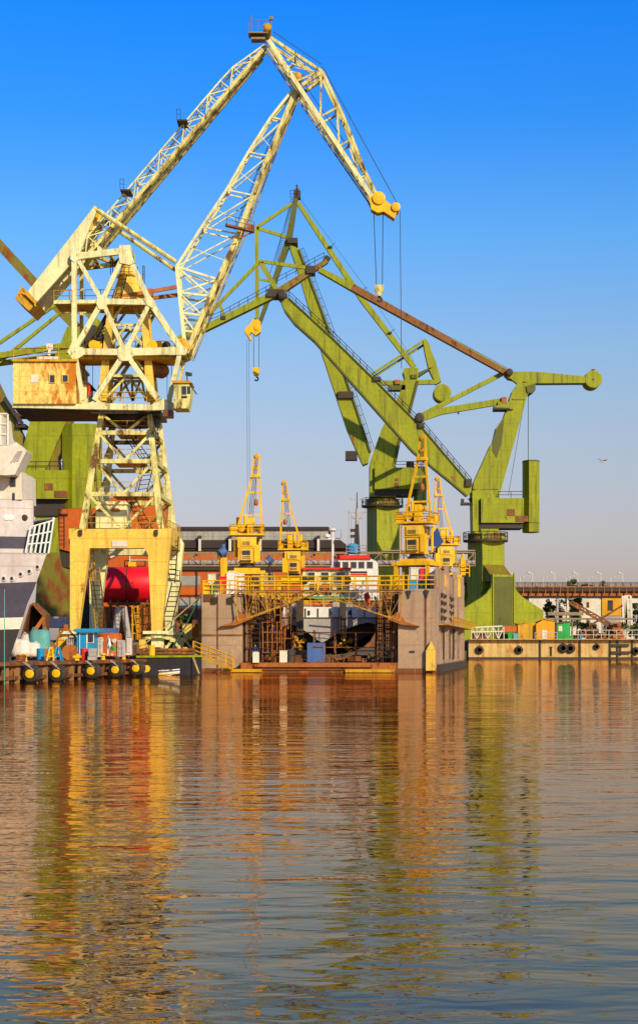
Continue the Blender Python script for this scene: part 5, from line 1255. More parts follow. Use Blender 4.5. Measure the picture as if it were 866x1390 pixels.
# cluttered rack of yellow blocks behind the bogies
crate(248,848,273,871,188,4,'rusthouse','rust streaked yellow steel block between crane bogies and dock wall','steel block','steel_block')
crate(236,868,262,887,184,3,'yellowd','ochre steel block on the yard behind the right crane bogie','steel block','steel_block')
crate(60,838,96,852,192,5,'shipgrey','long pale grey steel plate block behind the yard clutter','steel block','steel_block')

# open dark bin by the bow
m = MB(); Yb = 150.0
m.pslab([(26,870),(40,822),(45,818),(62,836),(60,868)],Yb+1.5,.2); m.pslab([(26,870),(40,822),(45,818),(45,821),(41,825),(29,870)],Yb-1,2.5); m.pslab([(45,818),(62,834),(60,870),(57,870),(58,837),(45,822)],Yb-1,2.5)
b_ = m.build('steel_bin','brown'); tag(b_,'dark rusty steel bin with sloping sides beside the ship bow','bin')
m = MB(); m.pslab([(31,868),(43,826),(56,838),(55,868)],Yb+1.2,.2); m.build('bin_interior','darksteel',b_)
m = MB(); m.beam(at(46,858,Yb-1.3),at(60,838,Yb-1.3),.3,.2); m.beam(at(27,870,Yb-1.2),at(62,869,Yb-1.2),.3,.3); m.build('brace','orangerust',b_)
# bulk bags
def bag(cx, Y, z0, wdt, h, mat, label, name='bulk_bag'):
    m = MB(); n=16; prof=[(.36,0),(.5,.08),(.54,.3),(.52,.6),(.5,.85),(.42,.97),(.15,1.0)]; vs=[];fs=[]
    for rr,zz_ in prof:
        for k in range(n):
            t=2*math.pi*k/n; q=(abs(math.cos(t))**4+abs(math.sin(t))**4)**-.25; j=1+.05*math.sin(5*t+zz_*7)+random.uniform(-.02,.02)
            vs.append(V((cx+rr*wdt*q*math.cos(t)*j,Y+rr*wdt*q*math.sin(t)*j,z0+zz_*h)))
    for i in range(len(prof)-1):
        for k in range(n): fs.append((i*n+k,i*n+(k+1)%n,(i+1)*n+(k+1)%n,(i+1)*n+k))
    fs.append(tuple(range((len(prof)-1)*n,len(prof)*n))); m.add(vs,fs); o=m.build(name,mat,smooth=True); tag(o,label,'bag','bulk bags on the quay by the bow')
    for s in (-1,1):
        k=MB(); k.path([V((cx+s*wdt*.4,Y-.2,z0+h*.92)),V((cx+s*wdt*.3,Y-.2,z0+h*1.08)),V((cx+s*wdt*.15,Y-.2,z0+h*.98))],.03,4); k.build('strap',mat,o)
s_ = ppm(134)
bag(at(28,0,134).x,134,GL+.02,1.3,1.35,'bag','white bulk bag nearest the ship bow, lower front left')
bag(at(43,0,134).x,134.2,GL+.02,1.15,1.1,'bag','white bulk bag right of the first, under the teal wrapped one')
bag(at(35,0,134).x,136.2,GL+.02,1.4,1.75,'bag','white bulk bag behind the two front white bags')
bag(at(48,0,134).x,136,GL+.02,1.5,2.1,'teal','teal wrapped bulk bag standing tallest behind the white ones')

# ------------------------------------------------------------------ left quay pontoon with roller fenders
QA, QB = V((-22.8,118.0,0)), V((-14.6,136.0,0)); qd=(QB-QA).normalized(); qn=V((-qd.y,qd.x,0))
def QP(t, n_, z): return QA+qd*t+qn*n_+UP*z
QL=(QB-QA).length
# quay edge line derived from the waterline in the photograph
QA = at(2,0,117.5); QB = at(204,0,150.5); QA.z=QB.z=0; qd=(QB-QA).normalized(); qn=V((-qd.y,qd.x,0)); QL=(QB-QA).length
QZ = 1.45
m = MB(); m.slab([QP(-14,.5,QZ),QP(QL,.5,QZ),QP(QL,14,QZ),QP(-14,14,QZ)],(0,0,-.35)); m.slab([QP(-14,1.1,QZ-.36),QP(QL-.2,1.1,QZ-.36),QP(QL-.2,12,QZ-.36),QP(-14,12,QZ-.36)],(0,0,-2.2))
qy = m.build('quay_pontoon','brown'); tag(qy,'rust brown working quay platform at left carrying the blue hut','quay')
m = MB()
for i in range(int((QL+10)/1.4)):
    t=-9+i*1.4; m.beam(QP(t,.7,QZ-.35),QP(t+.1,.9,-.6),.28,.3)
    if i%2: m.beam(QP(t,.7,QZ-.4),QP(t+1.3,.9,.1),.15,.15)
m.beam(QP(-12,.55,.35),QP(QL,.55,.35),.25,.25); m.beam(QP(-12,.42,QZ-.15),QP(QL,.42,QZ-.15),.22,.2)
m.build('piling','brown',qy)
m = MB()
for i in range(14): t=-5+i*1.85; m.tube(QP(t,.62,QZ-.4),QP(t,.62,-.5),.14+.05*(i%3),6)
m.build_each('fender_pile','wood',qy)
zoff = lambda px,Y: at(px,0,Y)
def tyre_roller(px,py,i):
    # find t on quay so that pixel px matches
    best=min([k*.02 for k in range(-200,int(QL/.02)+40)], key=lambda t: abs((QP(t,0,0).x/QP(t,0,0).y)*F+CX-px))
    c = QP(best,-.28,0); z = at(0,py,c.y).z; c.z=z
    yaw = R(-36)
    root = thing('tyre_fender',tuple(c),'x','fender','tyre roller fenders along the left quay'); n=26
    m = MB(); r_=.64; prof=[(.30,-.34),(.5,-.4),(r_*.94,-.34),(r_,-.2),(r_,-.07),(r_*.95,0),(r_,.07),(r_,.24),(r_*.94,.36),(.5,.42),(.3,.36)]
    m.lathe(prof,c,'y',n,yaw=yaw+R(20)); m.build('tyre','rubber',root,smooth=True)
    k=MB(); k.lathe([(.05,-.52),(.26,-.5),(.32,-.44),(.32,-.3)],c,'y',20,yaw=yaw+R(20)); k.build('hub','yellow',root)
    k=MB()
    for a in (-.18,.18): k.tube(c+qd*a-qn*.42+UP*.1,QP(best-.9+a,-.05,QZ-.02),.035,5)
    k.tube(c-qn*.45+UP*0,c+qn*.6,.07,6); k.build('hanger_bar','grey',root)
    return root
lbs=['leftmost tyre fender with yellow hub, below the white bulk bags','second tyre fender with yellow hub, below the blue trestle','tyre fender with yellow hub below the blue hut','tyre fender with yellow hub below the worker in white','rightmost tyre fender with yellow hub, beside the small boat']
for i,(px,py) in enumerate(((38,915),(74,914.5),(121,911),(154,909.5),(182,907.5))): tag(tyre_roller(px,py,i),lbs[i])
m=MB(); c=at(199,908,149); m.lathe([(.1,-.3),(.3,-.28),(.3,.28),(.1,.3)],c,'y',16); o=m.build('mooring_float','yellow'); tag(o,'small yellow float disc at the stern of the small boat','float')
# green edged pontoon
m=MB(); A_=[at(186,0,150.5),at(274,0,158),at(274,0,165),at(150,0,165)]
m.slab([V((p.x,p.y,GL-.12)) for p in A_],(0,0,-1.9)); o=m.build('pontoon','black'); tag(o,'black hulled pontoon with green deck edge in front of the crane bogies','pontoon')
m=MB(); m.slab([V((p.x,p.y,GL+.02)) for p in [at(185,0,150.2),at(275,0,157.8),at(275,0,165.2),at(149,0,165.2)]],(0,0,-.16)); m.build('deck','gbright' if False else 'greenp',o)
m=MB()
for a_,b_2 in (((252,893),(242,915)),((262,893),(270,915))): m.tube(at(*a_,156.5),at(*b_2,155.5),.1)
m.build('fender_strut','rope',o)
# small boat
YBo=157
BT=thing('rowing_boat',(at(222,0,YBo).x,YBo-4,.0),'small flat white boat with orange stern block moored by the pontoon','boat')
Yb2=153.5; L0,L1=at(198,0,Yb2).x,at(244,0,Yb2).x; LL=L1-L0
def boat(m, z0_,z1,ins):
    vs=[];fs=[];n=9
    for i in range(n):
        u=i/(n-1); wd=(.62*min(1,(1-u)*2.2+.06))*(1-ins); rise=.16*u*u; z0=z0_+.3*u**4
        for (a,z) in ((-1,z1+rise),(-.7,z0+rise*.5),(.7,z0+rise*.5),(1,z1+rise)): vs.append(V((L0+LL*u,Yb2+a*wd,z)))
    for i in range(n-1):
        for k in range(3): fs.append((i*4+k,i*4+k+1,(i+1)*4+k+1,(i+1)*4+k))
    fs.append((0,1,2,3)); fs.append(tuple(range((n-1)*4,n*4))); m.add(vs,fs)
m=MB(); boat(m,-.12,.42,0); m.build('hull','white',BT)
m=MB(); boat(m,.2,.435,.12); m.build('hull_inside','navy',BT)
for z_,mt in ((.30,'navy'),(.06,'yellow')):
    m=MB(); pts=[]
    for i in range(9): u=i/8; wd=.62*min(1,(1-u)*2.2+.06)*(.93 if z_<.2 else 1.0); pts.append(V((L0+LL*u,Yb2-wd-.015,z_+.15*u*u)))
    for a_,b_2 in zip(pts[:-1],pts[1:]): m.beam(a_,b_2,.09,.03)
    m.build('strake',mt,BT)
m=MB()
for u in (.25,.5,.75): m.box((L0+LL*u,Yb2,.5),(.25,1.0,.05))
m.build('thwart','wood',BT)
m=MB(); m.box((L0+.45,Yb2-.45,.3),(.8,.42,.45)); m.build('stern_block','orange',BT)
m=MB(); m.box((L0+.1,Yb2-.1,.32),(.5,1.1,.5)); m.build('transom','yellow',BT)

# hut, orange box, odd gear on the quay
HT=thing('hut',(at(121,0,138).x,139,GL),'bright blue workers hut with white window frame on the left quay','hut')
Yh=139.5
m=MB(); m.pbox(104,857,128,891,Yh,2.3); m.build('wall','blue',HT)
m=MB(); m.pbox(100,853.5,135,858,Yh-.4,3.2); m.pslab([(100,855),(135,855),(133,859),(103,859)],Yh-.35,.3); m.build('roof','blue',HT)
m=MB(); m.pbox(118,859,127.5,873,Yh-.08,.1); f_=m.build('window_frame','white',HT); k=MB(); k.pbox(119.3,860.2,126.5,872,Yh-.12,.06); k.build('pane','window',f_)
m=MB(); m.pbox(108,860,117,891,Yh-.05,.07); d_=m.build('door','blue',HT); k=MB()
for x in (107.6,117.2): k.pbox(x,859.5,x+.9,891,Yh-.1,.1)
k.pbox(107.6,859,118,860,Yh-.1,.1); k.build('door_frame','white',d_)
m=MB(); m.pbox(133,853,157,861,148.5,2.4); m.pbox(134,861,156,887,148.7,2); tag(m.build('locker','bluec'),'dark blue locker behind the orange tank beside the hut','locker')
m=MB(); c=at(147,889,145.5); c.z=GL+.01; m.lathe([(1.1,0),(1.12,.1),(1.12,1.7),(1.14,1.78),(1.0,1.9)],c,'z',24); ot=m.build('open_tank','orange'); tag(ot,'round orange tank behind the worker in white','tank')
m=MB(); m.pslab([(152,868),(158,867),(158,871),(155,874),(152,871)],144.2,.05); m.build('paint_patch','shipgrey',ot)
m=MB(); m.pbox(171,865,178,889,147,.9); o=m.build('cabinet','whitewall'); tag(o,'narrow white electric cabinet right of the orange tank','cabinet'); k=MB(); k.pbox(172,867,177,886,146.92,.08); k.build('door','shipgrey',o); k=MB(); k.pbox(170.5,864,178.5,865.3,146.9,1.1); k.build('top','grey',o)
def trestle(px,mat,label,w_=8,h=20,Y=133.5):
    m=MB(); a=at(px,0,Y).x; W_=w_/ppm(Y); H_=h/ppm(Y)
    for s in (-1,1):
        for t in (-.35,.35): m.beam(V((a+s*W_*.6,Y+t*1.6,QZ)),V((a+s*W_*.15,Y+t*.6,QZ+H_)),.1)
        m.beam(V((a+s*W_*.4,Y-.35,QZ+H_*.45)),V((a+s*W_*.4,Y+.35,QZ+H_*.45)),.07)
    m.beam(V((a-W_*.3,Y-.4,QZ+H_*.35)),V((a+W_*.3,Y-.4,QZ+H_*.35)),.09); m.beam(V((a-W_*.3,Y,QZ+H_)),V((a+W_*.3,Y,QZ+H_)),.14)
    o=m.build('trestle',mat); tag(o,label,'trestle','trestles on the left quay')
trestle(70,'yellow','yellow steel trestle between bulk bags and blue trestle',8,18,129.5)
trestle(79,'blue','blue steel trestle right of the yellow one',9,18,130)
# lifting a-frame and wire cages
m=MB(); Y=141
m.beam(at(78,866,Y),at(89,851,Y),.14); m.beam(at(89,851,Y),at(103,866,Y),.14); m.beam(at(103,866,Y),at(106,888,Y),.12); m.beam(at(78,866,Y),at(77,888,Y),.12); m.pbox(87,848,92,856,Y-.1,.4); o=m.build('lifting_frame','orangerust'); tag(o,'rusty lifting frame with a peaked top left of the blue hut','frame')
crate(77,869,88,888,141.5,1.2,'yellow','yellow machine crate under the peaked lifting frame')
def cage(px0,px1,y0,Y,label,mat='shipgrey',zb=None):
    m=MB(); zb=zb if zb is not None else GL; a=at(px0,y0,Y); b=at(px1,y0,Y); n=4
    for i in range(n+1):
        x=a.x+(b.x-a.x)*i/n
        for yy in (Y,Y+.8): m.tube(V((x,yy,zb)),V((x,yy,a.z)),.04,4)
    for j in range(4):
        z=zb+(a.z-zb)*j/3
        for yy in (Y,Y+.8): m.tube(V((a.x,yy,z)),V((b.x,yy,z)),.04,4)
        for x in (a.x,b.x): m.tube(V((x,Y,z)),V((x,Y+.8,z)),.04,4)
    o=m.build('wire_cage',mat); tag(o,label,'cage','wire cages on the left quay')
    k=MB(); k.lathe([(.3,0),(.34,.1),(.3,(a.z-zb)*.8),(.12,(a.z-zb)*.92)],((a.x+b.x)/2,Y+.4,zb+.02),'z',10); k.build('bottle','shipgrey',o)
cage(91,102,866,140,'wire cage with grey bottle left of the blue hut'); cage(129,138,866,142.5,'wire cage with grey bottle right of the blue hut','whitewall'); cage(160,168,870,144.5,'wire cage with grey bottle between orange tank and white cabinet')
for i,(px,Y,w_,mt,lb) in enumerate(((105,133,11,'yellow','yellow cleat plate on the quay edge in front of the hut'),(34,125,6,'yellow','yellow bollard on the quay edge before the white bags'),(140,140.5,5,'yellow','yellow bollard left of the worker in white'),(168,146,5,'yellow','yellow bollard near the white cabinet'))):
    c=at(px,0,Y); m=MB(); ww=w_/ppm(Y)
    if i==0: m.box((c.x,Y,QZ+.3),(ww,.5,.16)); m.box((c.x,Y,QZ+.12),(ww*.5,.35,.24)); m.box((c.x+ww*.1,Y,QZ+.44),(ww*.4,.3,.12))
    else: m.lathe([(.22,0),(.16,.08),(.14,.3),(.24,.38),(.24,.5),(.15,.55)],(c.x,Y,QZ),'z',12)
    tag(m.build('bollard',mt),lb,'bollard')
for i,(x0,x1,y0,Y,mt,lb) in enumerate(((20,32,889,124,'brown','rusty steel trough on the quay edge under the bags'),(62,68,872,141,'darksteel','dark gas cylinder rack left of the yellow trestle'),(119,130,880,135,'grey','stack of grey pallets before the hut window'),(178,190,880,158,'rusthouse','rust stained yellow crate at the left bogie of the crane'),(188,196,868,160,'creamy','cream cable box beside the right crane bogie'),(86,100,876,137,'brown','brown steel scrap pile left of the hut door'))):
    m=MB(); a=at(x0,y0,Y); b=at(x1,y0,Y); zb=QZ if Y<136 else GL
    for j in range(3):
        d=.06*j; m.box(((a.x+b.x)/2+d,Y+.5,zb+(a.z-zb)*(j+.5)/3),((b.x-a.x)-d,1.0-d,(a.z-zb)/3-.04))
    m.box(((a.x+b.x)/2,Y+.5,(zb+a.z)/2),((b.x-a.x)*.8,.8,(a.z-zb)*.95)); tag(m.build(('trough','cylinder_rack','pallet_stack','crate','cable_box','scrap_pile')[i],mt),lb,('trough','rack','pallets','crate','box','scrap')[i])
m=MB(); m.tube(at(6,955,116.5),at(6,800,116.5),.03,5); tag(m.build('mooring_line','teal'),'thin teal line hanging down the side of the moored ship','rope')

# ------------------------------------------------------------------ moored ship, bow at left edge
YH=122.0
MS=thing('moored_ship',(at(-60,0,YH).x,YH+6,0),'grey and navy ship bow with white stripe and portholes at the left edge','ship')
stem=[(930,4),(905,8),(880,18),(850,28),(820,37),(800,46),(778,54),(750,64),(735,69),(715,73),(704,73)]
A_=V((-.93,.37,0)); Nn=V((-.37,-.93,0))
def hp(x0,y,s,side=1):
    p=at(x0,y,YH); b=6.2*(1-math.exp(-s/6.5)); return p+A_*s+Nn*b*side
S=[0,.25,.6,1,1.6,2.4,3.5,5,7,10,14,20]
def hullstrip(ya,yb,n,side=1,mat=None,off=0):
    m=MB(); vs=[];fs=[]
    def xs(y):
        for (y1,x1),(y2,x2) in zip(stem[:-1],stem[1:]):
            if y2<=y<=y1: return x1+(x2-x1)*(y1-y)/(y1-y2)
        return stem[-1][1] if y<704 else stem[0][1]-(y-930)*.1
    for i in range(n+1):
        for s in S:
            ya_=ya(s) if callable(ya) else ya; yb_=yb(s) if callable(yb) else yb
            y=ya_+(yb_-ya_)*i/n; vs.append(hp(xs(y),y,s,side)-Nn*0)
    k=len(S)
    for i in range(n):
        for j in range(k-1): fs.append((i*k+j,i*k+j+1,(i+1)*k+j+1,(i+1)*k+j))
    m.add(vs,fs); return m
sh=lambda base: (lambda s: base+ s*.9)
L1_=lambda s: 790+s*1.1; L2_=lambda s: 838+s*1.0; L3_=lambda s: 854+s*1.0
for side in (1,-1):
    hullstrip(751,L1_,6,side).build('topsides','shipgrey',MS); hullstrip(L1_,L2_,5,side).build('hull','navy',MS); hullstrip(L2_,L3_,2,side).build('boot_stripe','whitewall',MS); hullstrip(L3_,960,8,side).build('lower_hull','black',MS)
m=hullstrip(704,751,5,-1); m.build('far_bulwark','wavy',MS)
m=hullstrip(708,716,1,1); # rim at the bow
m=MB()
dk_=[hp(64,751,s,1) for s in S]+[hp(64,751,s,-1) for s in reversed(S)]; m.slab(dk_,(0,0,-.1)); m.build('forecastle_deck','grey',MS)
m=MB()
tops=[hp(73-(0),704,s,-1) for s in S[:8]]; m.path(tops,.1,6)
P0=[hp(66,751,s,1) for s in (0,.22,.45,.7,.95,1.2)]; P1=[hp(73,706+2*i,s,1) for i,s in enumerate((0,.22,.45,.7,.95,1.2))]
for a_,b_2 in zip(P0,P1): m.beam(a_,b_2,.11,.11)
for u in (.33,.66,1): m.path([a_.lerp(b_2,u) for a_,b_2 in zip(P0,P1)],.055,5)
m.build('bow_railing','white',MS)
# portholes, deck blocks
def onhull(px,py):   # find s so the point projects to px
    best=None
    def xs(y):
        for (y1,x1),(y2,x2) in zip(stem[:-1],stem[1:]):
            if y2<=y<=y1: return x1+(x2-x1)*(y1-y)/(y1-y2)
        return 60
    for i in range(0,400):
        s=i*.02; p=hp(xs(py),py,s); q=p.x/p.y*F+CX
        if best is None or abs(q-px)<best[0]: best=(abs(q-px),p)
    return best[1]
for px,py in ((6,786),(17,786),(29,780),(41,776),(52,770)):
    p=onhull(px,py)+Nn*.05; m=MB(); d=Nn; c=p+d*.02; m.tube(c-d*.05,c+d*.06,.19,14); r_=m.build('porthole','white',MS); m=MB(); m.tube(c,c+d*.075,.12,14); m.build('porthole_glass','window',r_)
# superstructure
Ym=YH-.9
def ms_(name,mat,f,parent=MS): m=MB(); f(m); return m.build(name,mat,parent)
def hstrip(y0,y1,x0,n,off,smin=0):
    m=MB(); vs=[];fs=[]; SS=[s for s in S if s>=smin]; k=len(SS)
    for i in range(n+1):
        for s in SS: vs.append(hp(x0,y0+(y1-y0)*i/n,s,1)+Nn*off)
    for i in range(n):
        for j in range(k-1): fs.append((i*k+j,i*k+j+1,(i+1)*k+j+1,(i+1)*k+j))
    m.add(vs,fs); return m
m=hstrip(678,752,45,4,0); tp_l=[hp(45,678,s,1) for s in S]+[hp(45,678,s,-1) for s in reversed(S)]; m.slab(tp_l,(0,0,-.06))
m.slab([hp(45,678,0,1),hp(45,752,0,1),hp(45,752,0,-1)+V((0,.3,0)),hp(45,678,0,-1)+V((0,.3,0))],(-.05,0,0))
m.build('house','shipgrey',MS)
hstrip(729,745,45,1,.05,.25).build('stripe','navy',MS)
up=ms_('upper_house','whitewall',lambda m: m.pslab([(-80,645),(12,645),(14,636),(29,639),(30,678),(-80,678)],Ym+.4,6))
ms_('bridge_wing','whitewall',lambda m: (m.pslab([(-80,605),(12,605),(22,600),(36,612),(20,644),(8,645),(-80,640)],Ym-1.2,2.6)))
for i in range(4):
    ms_('louvre','grey',lambda m: m.pslab([(14+i*4.2,628-i*1),(16.2+i*4.2,628-i),(26+i*2.4,612),(24+i*2.4,612)][::1],Ym-1.26,.08)) if i<3 else None
ms_('railing','whitewall',lambda m: (m.rail([at(-20,604,Ym-1.1),at(10,604,Ym-1.1)],2.1,.45,.09,2)))
ms_('bridge_front','whitewall',lambda m: m.pslab([(-80,560),(-2,560),(3,604),(-80,604)],Ym+.5,5))
for x0,y0,x1,y1 in ((14,648,21,660),(17,669,20,678)): ms_('window','window',lambda m: m.pbox(x0,y0,x1,y1,Ym+.3,.15))
for x,y in ((9,703),(15,703),(34,703)): 
    def pf(m): c=min((hp(45,y,s*.03) for s in range(300)),key=lambda w_:abs(w_.x/w_.y*F+CX-x))+Nn*.02; m.lathe([(.12,-.06),(.22,-.05),(.22,0)],c,'y',14)
    ms_('house_porthole','white' if x<20 else 'darksteel',pf)

# ------------------------------------------------------------------ right side: quay wall, sheds, tyres, bridge
YQ=353.0
m=MB(); x0_=at(636,0,YQ).x; z1=3.9
m.box(((x0_+200)/2+0,YQ+1,(z1-3)/2),(200-x0_,2,z1+3)); 
m2=MB(); QW=m.build('quay_wall','concrete'); tag(QW,'long rust stained concrete quay wall at right with hanging tyres','wall')
m=MB(); m.box(((x0_+200)/2,YQ-.12,z1+.06),(200-x0_,2.3,.14)); m.build('coping','concrete',QW)
m=MB()
for x in (733,787,828,838,858): 
    p=at(x,0,YQ); m.box((p.x,YQ-.1,1.9),(.35,.3,3.6))
m.box((at(842,0,YQ).x,YQ-.25,at(0,876,YQ).z),(3.4,.5,.5)); m.box((at(842,0,YQ).x,YQ-.25,at(0,886,YQ).z),(3.8,.5,.5)); m.box(((x0_+200)/2,YQ-.06,.15),(200-x0_,.2,.5)); m.build_each('fender_timber','darksteel',QW)
def htyre(px,py,r_,Y,lb,grp='tyres hung on the right quay wall'):
    m=MB(); c=at(px,py,Y); m.lathe([(r_*.5,-.18),(r_*.85,-.22),(r_,-.08),(r_,.1),(r_*.85,.2),(r_*.5,.16),(r_*.5,-.18)],c,'y',24); o=m.build('tyre','rubber',smooth=True); tag(o,lb,'tyre',grp)
    k=MB(); k.tube(c+UP*r_,c+UP*(r_+.9),.04,4); k.build('chain','darksteel',o)
htyre(651,882.5,.82,YQ-.35,'black tyre on the right quay wall nearest the dock'); htyre(704.5,882.5,.82,YQ-.35,'black tyre on the quay wall below the yellow shed')
htyre(764.5,880,.95,YQ-.35,'left tyre of the pair below the green shed'); htyre(774.5,880.5,.95,YQ-.35,'right tyre of the pair below the green shed'); htyre(810,878,.62,YQ-.35,'narrow tyre on the quay wall right of the tyre pair'); htyre(863,884,.8,YQ-.35,'tyre at the right edge of the photo on the quay wall')
for i,x in enumerate((748,842)):
    m=MB(); c=at(x,885,YQ-.1); m.box(tuple(c),(.35,.2,1.6)); m.box(tuple(c+UP*.9),(.5,.2,.3)); tag(m.build('wall_ladder','darksteel'),('dark rusted ladder stub on quay wall left of the tyre pair' if i==0 else 'dark ladder stub at the timber fenders near the right edge'),'ladder')
YE=358.0; z38=3.8
def shed(px0,px1,y0,mat,label,side=None):
    x0,x1=at(px0,0,YE).x,at(px1,0,YE).x; zt_=at(0,y0,YE).z; t=thing('shed',((x0+x1)/2,YE+3,z38),label,'shed'); return t,x0,x1,zt_
t,x0,x1,zt_=shed(703,752,841,'yellow','yellow shed with a shallow pitched roof beside the crane foot')
m=MB(); m.slab([V((x0,YE,z38)),V((at(727,0,YE).x,YE,z38)),V((at(727,0,YE).x,YE,at(0,845,YE).z)),V((x0,YE,at(0,847,YE).z))],(0,6,0)); m.build('porch','yellowd',t)
m=MB(); xa_=at(727,0,YE).x; m.slab([V((xa_,YE-1,z38)),V((x1,YE-1,z38)),V((x1,YE-1,at(0,844,YE).z)),V((at(738,0,YE).x,YE-1,zt_)),V((xa_,YE-1,at(0,847,YE).z))],(0,6,0)); m.build('wall','amber',t)
m=MB(); m.slab([V((x0-.3,YE-.5,at(0,847,YE).z)),V((at(738,0,YE).x,YE-.5,zt_)),V((at(738,0,YE).x,YE-.5,zt_+.2)),V((x0-.3,YE-.5,at(0,846,YE).z))],(0,7,0)); m.slab([V((at(738,0,YE).x,YE-1.2,zt_)),V((x1+.2,YE-1.2,at(0,844,YE).z)),V((x1+.2,YE-1.2,at(0,843,YE).z)),V((at(738,0,YE).x,YE-1.2,zt_+.2))],(0,7,0)); m.build('roof','yellowd',t)
m=MB(); m.box((at(738,0,YE).x,YE-1.05,z38+1.0),(1,.1,2)); m.build('door','whitewall',t)
t,x0,x1,zt_=shed(755,774,844,'gbright','bright green shed with small white window right of the yellow shed')
m=MB(); m.slab([V((x0,YE,z38)),V((x1,YE,z38)),V((x1,YE,zt_)),V((at(760,0,YE).x,YE,at(0,846,YE).z)),V((x0,YE,at(0,847,YE).z))],(0,4,0)); m.build('wall','gbright',t)
m=MB(); m.slab([V((x0-.2,YE-.3,at(0,847,YE).z)),V((x1+.2,YE-.3,zt_)),V((x1+.2,YE-.3,zt_+.2)),V((x0-.2,YE-.3,at(0,846,YE).z))],(0,4.8,0)); m.build('roof','greend',t)
m=MB(); m.pbox(758,850,763,857,YE-.1,.1); m.build('window','whitewall',t)
m=MB(); m.pbox(752.5,848,756,868,YE-.3,.3); m.build('door','darksteel',t)
# white railings and racks along the quay
m=MB(); m.rail([at(774,868.5,YQ+1),at(900,868.5,YQ+1)],1.9,1.5,.06,1); tag(m.build('fence','whitewall'),'white pipe railing along the quay right of the green shed','fence')
m=MB(); m.rail([at(726,869,YQ+1.2),at(756,869,YQ+1.2)],1.5,1.8,.06,1); tag(m.build('fence','shipgrey'),'thin grey railing in front of the yellow shed','fence')
m=MB(); Y=YQ+1.6; m.beam(at(640,852,Y),at(682,850,Y),.25); m.beam(at(640,858,Y),at(684,857,Y),.2); m.zig(at(640,868,Y),at(684,868,Y),at(640,852,Y),at(684,850,Y),6,.14); tag(m.build('pipe_rack','whitewall'),'white lattice pipe rack on the quay below the green crane foot','rack')
crate(684,850,701,858,YQ+3,2,'orange','orange striped pallet load left of the yellow shed','pallet load','pallet_load'); crate(690,859,695,868,YQ+1.6,1,'gbright','small green bin left of the yellow shed','bin','bin'); crate(697,860,703,868,YQ+1.6,1,'teal','small teal bin right of the green bin','bin','bin'); crate(641,860,664,868,YQ+2.6,1.5,'wood','low timber stack below the white pipe rack','timber','timber_stack')
crate(766,864,778,868.5,YQ+.9,1,'gbright','flat green crate on the quay edge below the green shed'); crate(787,863.5,790,867,YQ+.8,.6,'blue','tiny blue box on the quay edge')
# conveyor gantry and trestle by the bridge
Y=395
m=MB(); m.pbox(744,831,792,835.5,Y,3); m.pbox(744,839,860,841.5,Y+.3,2.4)
for x in (752,776,800,822): m.pbox(x,843,x+1.4,868,Y+1,.6)
tag(m.build('conveyor','trussgrey'),'dark covered conveyor running behind the sheds at right','conveyor')
m=MB(); m.beam(at(772,818,385),at(840,858,385),.5); m.beam(at(776,816,385),at(846,856,385),.3); m.zig(at(772,818,385),at(840,858,385),at(778,816,385),at(846,856,385),8,.2); m.tube(at(800,850,385),at(845,822,385),.2); m.tube(at(836,855,385),at(843,845,385),.25); tag(m.build('slewing_conveyor','brown'),'rusty sloping lattice conveyor crossing in front of the amber building','conveyor')
for i,(x0,x1,y0,mt,lb) in enumerate(((776,824,852,'brown','heap of rusty chain and scrap behind the white railing'),(826,846,846,'orangerust','orange rust scrap heap near the white trestle'),(745,760,858,'brown','low scrap heap behind the green shed'))):
    m=MB(); Y=372; rr=random.Random(i)
    for k in range(70):
        u=rr.random(); c=at(x0+(x1-x0)*u,0,Y); h=(at(0,y0,Y).z-z38)*(1-abs(2*u-1)**2)*rr.random(); m.box((c.x,Y+rr.uniform(-2,2),z38+h),(rr.uniform(.4,1.6),rr.uniform(.3,1),rr.uniform(.3,1.0)),rr.uniform(0,3))
    tag(m.build('scrap_heap',mt),lb,'scrap heap')
YBR=450.0
BR=thing('road_bridge',(at(780,0,YBR).x,YBR+5,z38),'elevated rusty brown road bridge with railing and lamp posts at right','bridge')
m=MB(); m.pbox(600,797.5,1050,803,YBR,10); m.build('deck','darksteel',BR)
m=MB(); m.pbox(600,804,1050,809,YBR+.8,8.4); m.pbox(600,796,1050,797.6,YBR-.3,.5)
for i in range(40): x=640+i*10; m.pbox(x,798,x+1,808,YBR-.2,.4)
m.build('girder','orangerust',BR)
m=MB(); zr=at(0,796,YBR).z; m.rail([V((at(600,0,YBR).x,YBR,zr)),V((at(1050,0,YBR).x,YBR,zr))],1.0,1.9,.07,2); m.rail([V((at(600,0,YBR).x,YBR+9.6,zr)),V((at(1050,0,YBR).x,YBR+9.6,zr))],1.0,1.9,.06,2); m.build('railing','darksteel',BR)
for x in (757,771):
    m=MB(); m.pbox(x-1.5,809,x+1.2,868,YBR+2,1); m.build('pier','whitewall' if x>760 else 'grey',BR)
m=MB()
for x,x2 in ((845,847),(851,849),(856,858),(848,852)): m.beam(at(x,809,YBR-2),at(x2,868,YBR-2),.55,.5)
m.zig(at(846,868,YBR-2),at(847,809,YBR-2),at(857,868,YBR-2),at(856,809,YBR-2),7,.25); m.beam(at(843,838,YBR-2),at(843,868,YBR-2),.35); m.build('trestle','whitewall',BR)
lm=None
